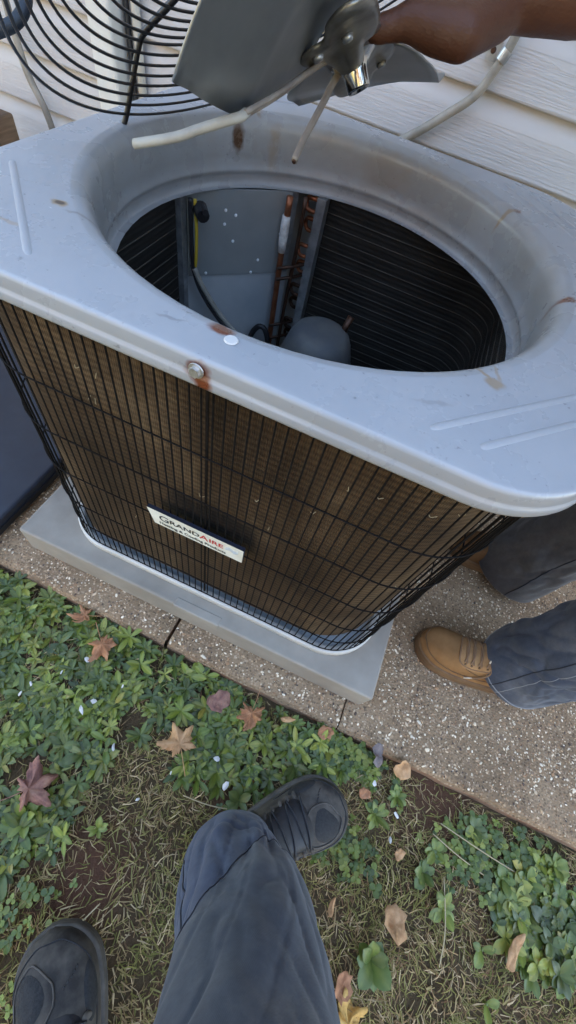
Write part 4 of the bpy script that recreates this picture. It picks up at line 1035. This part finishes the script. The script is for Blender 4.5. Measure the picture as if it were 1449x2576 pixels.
def place(V, yaw, pitch, loc, s=1.0):
    cp, sp = math.cos(pitch), math.sin(pitch); c, n = math.cos(yaw), math.sin(yaw)
    x, y, z = V[:, 0] * s, V[:, 1] * s, V[:, 2] * s
    x, z = x * cp - z * sp, x * sp + z * cp
    return np.stack([x * c - y * n + loc[0], x * n + y * c + loc[1], z + loc[2]], 1)
GREENS = [(0.088, 0.124, 0.015), (0.124, 0.162, 0.018), (0.067, 0.103, 0.016), (0.168, 0.2, 0.028), (0.073, 0.103, 0.021), (0.221, 0.238, 0.041)]
def leafcols(V, c, n=5):
    col = np.tile(np.array(c), (len(V), 1)); mid = np.arange(len(V)) % n == n // 2
    col[mid] = col[mid] * np.array([1.4, 1.25, 1.3]); return col
def weed_mat():
    VV = []; FF = []; CC = []; k = 0; cnt = 0; tries = 0
    while cnt < 1650 and tries < 60000:
        tries += 1
        if cnt < 1430: x = random.uniform(-.85, .45); y = random.uniform(-1.05, -.458); ok = inpoly(x, y, DENSE)
        else: x = random.uniform(.70, 1.15); y = random.uniform(-.68, -.46); ok = inpoly(x, y, CLUST)
        if not ok: continue
        if any(math.hypot(x - a, y - b) < r for a, b, r in BARE): continue
        if mnoise.noise(Vector((x * 9, y * 9, 7))) < -.28: continue
        big = cnt >= 1430
        nl = random.randint(5, 9); L0 = random.uniform(.018, .038) * (1.0 if big else 1); c0 = random.choice(GREENS); a0 = random.uniform(0, 6.28); sv_ = random.uniform(.75, 1.25); base = (x, y, gz(x, y) + random.uniform(.0, .014))
        for q in range(nl):
            L = L0 * random.uniform(.65, 1.1); W = L * (random.uniform(.24, .32) if big else random.uniform(.13, .22))
            V, F = leaf_geo(L, W, random.uniform(.15, .45), random.uniform(.2, .9), 5)
            V = place(V, a0 + q * 2.4 + random.uniform(-.3, .3), random.uniform(-.15, .40), base)
            s = random.uniform(.62, 1.05) * sv_; c = (c0[0] * s * (1.25 if random.random() < .06 else 1), c0[1] * s, c0[2] * s)
            VV.append(V); FF += [tuple(i + k for i in f) for f in F]; CC.append(leafcols(V, c)); k += len(V)
        cnt += 1
    return tag(obj('weed_mat', np.vstack(VV), FF, 'leaf', smooth=True, cols=np.vstack(CC)), 'dense mat of broad green weeds growing along the walkway edge', 'weeds', kind='stuff')
weed_mat()
def clover():
    VV = []; FF = []; CC = []; k = 0
    cent = [(.421, -.475, .05), (.387, -.480, .04), (.659, -.545, .06), (.718, -.548, .06), (.454, -.490, .05), (.413, -.610, .05), (.255, -.700, .06), (.80, -.50, .08), (.30, -.66, .05), (.46, -.64, .06), (-.02, -.93, .1), (-.12, -.85, .08)]
    for (cx, cy, s) in cent:
        for _ in range(55):
            x = random.gauss(cx, s * .6); y = random.gauss(cy, s * .45)
            if y > -.462: continue
            z = gz(x, y) + random.uniform(.004, .02); r = random.uniform(.003, .0065); a0 = random.uniform(0, 6.28); c = random.choice(GREENS); s2 = random.uniform(.7, 1.15)
            for q in range(3):
                a = a0 + q * 2.094; V = [(x, y, z)] + [(x + r * (1.0 + math.cos(b)) * math.cos(a) - r * math.sin(b) * .9 * math.sin(a), y + r * (1.0 + math.cos(b)) * math.sin(a) + r * math.sin(b) * .9 * math.cos(a), z + .0015 * math.cos(b + a)) for b in np.linspace(-2.6, 2.6, 7)]
                VV += V; FF += [(k, k + i, k + i + 1) for i in range(1, 7)]; CC += [tuple(v * s2 for v in c)] * 8; k += 8
    return tag(obj('clover_patch', VV, FF, 'leaf', cols=CC), 'tiny round clover leaves scattered between the weeds', 'clover', kind='stuff')
clover()
def grass():
    n = 135000
    x = rng.uniform(-1.3, 1.7, n); y = rng.uniform(-1.75, -.459, n)
    keepm = np.ones(n, bool)
    for i in range(n):
        if inpoly(x[i], y[i], DENSE) and rng.random() < .55: keepm[i] = False
        for a, b, r in BARE:
            if math.hypot(x[i] - a, y[i] - b) < r * (.75 + .5 * rng.random()) and rng.random() < .72: keepm[i] = False
    x, y = x[keepm], y[keepm]; n = len(x)
    clump = np.array([mnoise.noise(Vector((a * 7, b * 7, 2))) for a, b in zip(x, y)])
    yaw = clump * 5 + rng.normal(0, 1.0, n); L = rng.uniform(.008, .030, n); w = rng.uniform(.0004, .0011, n)
    z0 = np.array([gz(a, b) for a, b in zip(x, y)]) + rng.uniform(-.002, .004, n); lift = rng.uniform(.05, .65, n); bend = rng.normal(0, .5, n)
    straw = np.array([(.42, .295, .14), (.54, .40, .22), (.30, .19, .088), (.26, .215, .065), (.20, .185, .048), (.36, .28, .115), (.20, .115, .055), (.29, .25, .088)])
    pick = rng.integers(0, 8, n); green = clump > .15; pick = np.where(green & (rng.random(n) < .5), rng.choice([3, 4, 7, 4], n), pick)
    col = straw[pick] * rng.uniform(.6, 1.15, n)[:, None]
    V = np.zeros((n, 6, 3)); Cc = np.repeat(col[:, None, :], 6, 1)
    for j, t in enumerate((0, .5, 1)):
        a = yaw + bend * t; px = x + np.cos(a) * L * t; py = y + np.sin(a) * L * t; pz = z0 + L * lift * t * (1.15 - .65 * t)
        ww = w * (1, .9, .25)[j]
        V[:, 2 * j, 0] = px - np.sin(a) * ww; V[:, 2 * j, 1] = py + np.cos(a) * ww; V[:, 2 * j, 2] = pz
        V[:, 2 * j + 1, 0] = px + np.sin(a) * ww; V[:, 2 * j + 1, 1] = py - np.cos(a) * ww; V[:, 2 * j + 1, 2] = pz + w * .4
    V[:, :, 1] = np.minimum(V[:, :, 1], -.457)
    base = np.arange(n)[:, None] * 6
    F = np.concatenate([base + np.array([0, 1, 3, 2]), base + np.array([2, 3, 5, 4])]).tolist()
    return tag(obj('dry_grass', V.reshape(-1, 3), F, 'grass', cols=Cc.reshape(-1, 3)), 'short dry brown and olive grass covering the ground in front of the walkway', 'grass', kind='stuff')
grass()
# single plants
def plant(x, y, label, n, L0, wr, col, yaw0=0.0, flat=.25):
    t = thing('weed_plant', label, 'plant', (x, y, gz(x, y)), 'broadleaf weeds growing singly in the dry grass')
    for q in range(n):
        L = L0 * random.uniform(.7, 1.1); V, F = leaf_geo(L, L * wr * random.uniform(.85, 1.15), random.uniform(.15, .4), random.uniform(.25, .8), 7)
        V = place(V, yaw0 + q * 2.4 + random.uniform(-.25, .25), flat + random.uniform(-.1, .4), (0, 0, .006 + .001 * q))
        s = random.uniform(.8, 1.2); o = obj('leaf', V, F, 'leaf', t, True, cols=leafcols(V, tuple(c * s for c in col)))
    obj('stem', *(lambda b: (b.v, b.f))(MB().tube([(0, 0, -.006), (.001, 0, .010)], [.003, .002], 6)), 'leaf', t, cols=[col] * 12)
    return t
G1, G2, G3, G4 = (.122, .158, .026), (.092, .130, .024), (.155, .19, .036), (.092, .122, .032)
for (x, y, lab, n, L, wr, c, a) in [
    (.487, -.560, 'bright green narrow leaved rosette right of the front trainer toe', 9, .034, .20, G3, .3),
    (.520, -.515, 'leafy weed between the front trainer toe and the walkway edge', 9, .030, .24, G1, 1.3),
    (.681, -.503, 'round leaved green weed close to the walkway edge on the right', 7, .032, .34, G4, .4),
    (.598, -.610, 'broad leaved weed in the middle of the dry grass right of the trainer', 7, .034, .30, G2, 2.2),
    (.612, -.570, 'small weed with a few pointed leaves above the broad leaved one', 5, .030, .28, G1, .9),
    (.640, -.645, 'green weed with a tall upright centre below the broad leaved one', 9, .034, .26, G3, 1.9),
    (.528, -.752, 'large dark green ribbed plantain rosette beside the trouser leg', 10, .044, .32, G2, .2),
    (.725, -.672, 'two leaved seedling beside the long dead leaf', 3, .032, .28, G1, 4.4),
    (.741, -.735, 'single pale green leaf sticking out of the dry grass at lower right', 2, .032, .28, G3, 4.6),
    (.750, -.560, 'wide green weed at the left rim of the large weed clump', 8, .032, .32, G2, .6),
    (.848, -.500, 'green weed touching the walkway edge at the far right', 8, .030, .32, G1, 2.6),
    (.020, -.770, 'small weed tuft above the bare red soil', 6, .026, .24, G3, 1.0),
    (-.10, -.800, 'dense rosette below the purple brown maple leaf at the far left', 9, .036, .24, G1, .5),
    (.230, -.640, 'weed with broad pale leaves left of the front trainer', 6, .034, .27, G4, 3.6)]:
    plant(x, y, lab, n, L, wr, c, a)
# fallen leaves
def maple_shape(lobes=5, spread=2.15, seed=0):
    rnd = random.Random(seed); pts = []
    angs = [(-spread + 2 * spread * i / (lobes - 1)) + rnd.uniform(-.12, .12) for i in range(lobes)]; lens = [.58, .86, 1.0, .86, .56]
    for i, a in enumerate(angs):
        L = lens[i] * rnd.uniform(.75, 1.12)
        for da, k in ((-.36, .62), (-.27, .74), (-.20, .70), (-.10, .90), (-.02, 1.0), (.07, .92), (.17, .72), (.26, .76), (.35, .60)):
            pts.append((a + da * rnd.uniform(.85, 1.15), L * k * rnd.uniform(.92, 1.06)))
        if i < lobes - 1: pts.append(((a + angs[i + 1]) / 2, rnd.uniform(.40, .52)))
    pts += [(spread + .55, .34), (math.pi - .05, .14), (math.pi + .05, .14), (-spread - .55 + 2 * math.pi, .34)]
    pts.sort(key=lambda q: q[0] % (2 * math.pi))
    return [(r * math.cos(a), r * math.sin(a)) for a, r in pts]
def dead_leaf(x, y, size, yaw, mat, label, seed, shape='maple', curl=.35, up_=.012, tilt=(0, 0)):
    rnd = random.Random(seed)
    if shape == 'maple': out = maple_shape(5, 2.2, seed)
    elif shape == 'long': out = [(math.cos(a) * 1.0, math.sin(a) * .34 * (1 - .25 * math.cos(a))) for a in np.linspace(-math.pi, math.pi, 21)[:-1]]
    else: out = [(math.cos(a) * (.85 + rnd.uniform(-.2, .15)), math.sin(a) * (.7 + rnd.uniform(-.2, .15))) for a in np.linspace(-math.pi, math.pi, 17)[:-1]]
    V = [(0, 0, 0)]; n = len(out); s = size / 2
    for k in (.33, .66, 1.0):
        for (px, py) in out:
            a, b = px * k, py * k
            z = curl * (a * a * .5 * rnd.uniform(.7, 1.3) + b * b * .8) - .16 * abs(math.sin(3.2 * math.atan2(py, px))) * k + .30 * mnoise.noise(Vector((a * 1.8, b * 1.8, seed))) + .10 * mnoise.noise(Vector((a * 5, b * 5, seed)))
            V.append((a * s, b * s, z * s))
    F = [(0, 1 + i, 1 + (i + 1) % n) for i in range(n)]
    for j in range(2):
        for i in range(n): F.append((1 + j * n + i, 1 + (j + 1) * n + i, 1 + (j + 1) * n + (i + 1) % n, 1 + j * n + (i + 1) % n))
    t = thing('fallen_leaf', label, 'leaf', (x, y, gz(x, y) + up_ * 1.25 + .004), 'dead leaves fallen among the weeds'); t.rotation_euler = (tilt[0], tilt[1], yaw)
    b = obj('leaf_blade', V, F, mat, t, True); so = b.modifiers.new('solid', 'SOLIDIFY'); so.thickness = .0007
    if shape != 'scrap': MB().tube([(-.10 * s, 0, .0), (-.5 * s, .04 * s, -.08 * s), (-1.05 * s, .12 * s, -.02 * s)], .0007, 5).build('leaf_stalk', mat, t)
    return t
for a in [(-.223, -.472, .068, 3.6, 'dl_brown', 'curled brown maple leaf at the walkway edge, nearest the pad corner', 1, 'maple', .9, .022, (.3, .2)),
    (-.152, -.508, .088, -.6, 'dl_brown', 'torn brown maple leaf in the weeds just below the curled one', 2, 'maple', .5, .028, (.1, .2)),
    (.115, -.506, .058, 1.0, 'dl_purple', 'small crumpled red brown leaf left of the big brown leaf', 3, 'scrap', .8, .030, (.2, .1)),
    (.186, -.500, .100, -1.4, 'dl_brown', 'big rust brown maple leaf standing in the weeds under the pad corner', 4, 'maple', .8, .034, (.4, -.2)),
    (.083, -.602, .105, 2.4, 'dl_tan', 'pale tan five pointed maple leaf in the middle of the weeds', 5, 'maple', .4, .028, (.1, .1)),
    (-.117, -.762, .110, .9, 'dl_purple', 'flat purple brown maple leaf at the far left', 6, 'maple', .2, .026, (0, .1)),
    (.340, -.470, .040, .3, 'dl_brown', 'small brown leaf scrap tucked under the walkway edge', 7, 'scrap', .7, .020, (.3, 0)),
    (.513, -.468, .052, .6, 'dl_tan', 'yellow brown curled leaf against the walkway edge', 8, 'scrap', .9, .018, (.4, 0)),
    (.455, -.466, .055, 1.7, 'dl_grey', 'grey purple wet leaf leaning on the walkway edge', 9, 'scrap', .5, .022, (.6, .2)),
    (.546, -.694, .058, 2.0, 'dl_tan', 'crinkled tan leaf above the plantain rosette', 10, 'scrap', .9, .030, (.2, .3)),
    (.512, -.832, .100, 2.0, 'dl_yellow', 'bright yellow maple leaf at the bottom beside the trouser leg', 11, 'maple', .4, .014, (.1, 0)),
    (.773, -.650, .064, 1.1, 'dl_tan', 'long narrow brown leaf below the large weed clump', 12, 'long', .3, .020, (.2, .1)),
    (.259, -.480, .032, .4, 'dl_tan', 'narrow tan leaf sliver between the big brown leaf and the walkway', 13, 'long', .3, .026, (0, .2)),
    (.487, -.795, .045, 1.2, 'dl_brown', 'dark brown curled leaf above the bright yellow one', 14, 'scrap', .8, .014, (.2, .2)),
    (.442, -.713, .028, 1.5, 'dl_tan', 'small orange leaf scrap right of the knee', 15, 'long', .4, .018, (.1, .2)),
    (.452, -.536, .030, .2, 'dl_brown', 'tiny brown leaf scrap right of the trainer toe', 16, 'scrap', .6, .012, (.1, 0)),
    (.545, -.600, .026, .9, 'dl_tan', 'tiny pinkish leaf scrap below the narrow leaved rosette', 17, 'scrap', .6, .014, (.1, 0))]:
    dead_leaf(*a)
for i, (x, y, s) in enumerate([(-.162, -.545, .009), (-.115, -.626, .014), (-.103, -.604, .010), (-.026, -.655, .010), (.092, -.650, .006), (.195, -.629, .012), (.159, -.597, .009), (-.23, -.625, .008), (-.236, -.648, .007), (.059, -.707, .006), (.461, -.514, .009), (.520, -.545, .010), (.519, -.587, .008), (-.07, -.56, .006), (-.19, -.585, .006)]):
    rnd = random.Random(i); V = [(0, 0, .001)]; n = 7; e = rnd.uniform(.35, .8)
    for k in range(n):
        a = k * 2 * math.pi / n; r = s * rnd.uniform(.5, .85); V.append((r * math.cos(a), r * e * math.sin(a), .0012 * rnd.uniform(-1, 1)))
    o = obj('white_flake', V, [(0, 1 + k, 1 + (k + 1) % n) for k in range(n)], 'chip'); o.location = (x, y, gz(x, y) + .032); o.rotation_euler = (rnd.uniform(-.4, .4), rnd.uniform(-.4, .4), rnd.uniform(0, 6))
    so = o.modifiers.new('solid', 'SOLIDIFY'); so.thickness = .0009
    tag(o, 'small white flake lying on the green weeds', 'flake', 'white flakes scattered over the weeds')
for (a, b, c_, lab) in [((.130, -.672), (.18, -.667), (.235, -.655), 'thin dead stalk lying left of the front trainer'), ((.050, -.908), (.068, -.875), (.082, -.846), 'pale bent straw lying above the rear trainer toe'),
                        ((.612, -.523), (.70, -.535), (.778, -.541), 'long dry stem leaning towards the large weed clump'), ((.60, -.545), (.655, -.560), (.725, -.571), 'short dry stem below the long one'), ((.632, -.60), (.645, -.67), (.648, -.72), 'upright brown stem in the dry grass on the right')]:
    z = gz(*b) + .014
    tag(MB().tube(cr([(*a, z + .004), (*b, z + .008), (*c_, z)], 5), [.0011] * 10 + [.0007], 5).build('dry_stem', 'twig', smooth=True), lab, 'stem', 'dry stems in the grass')
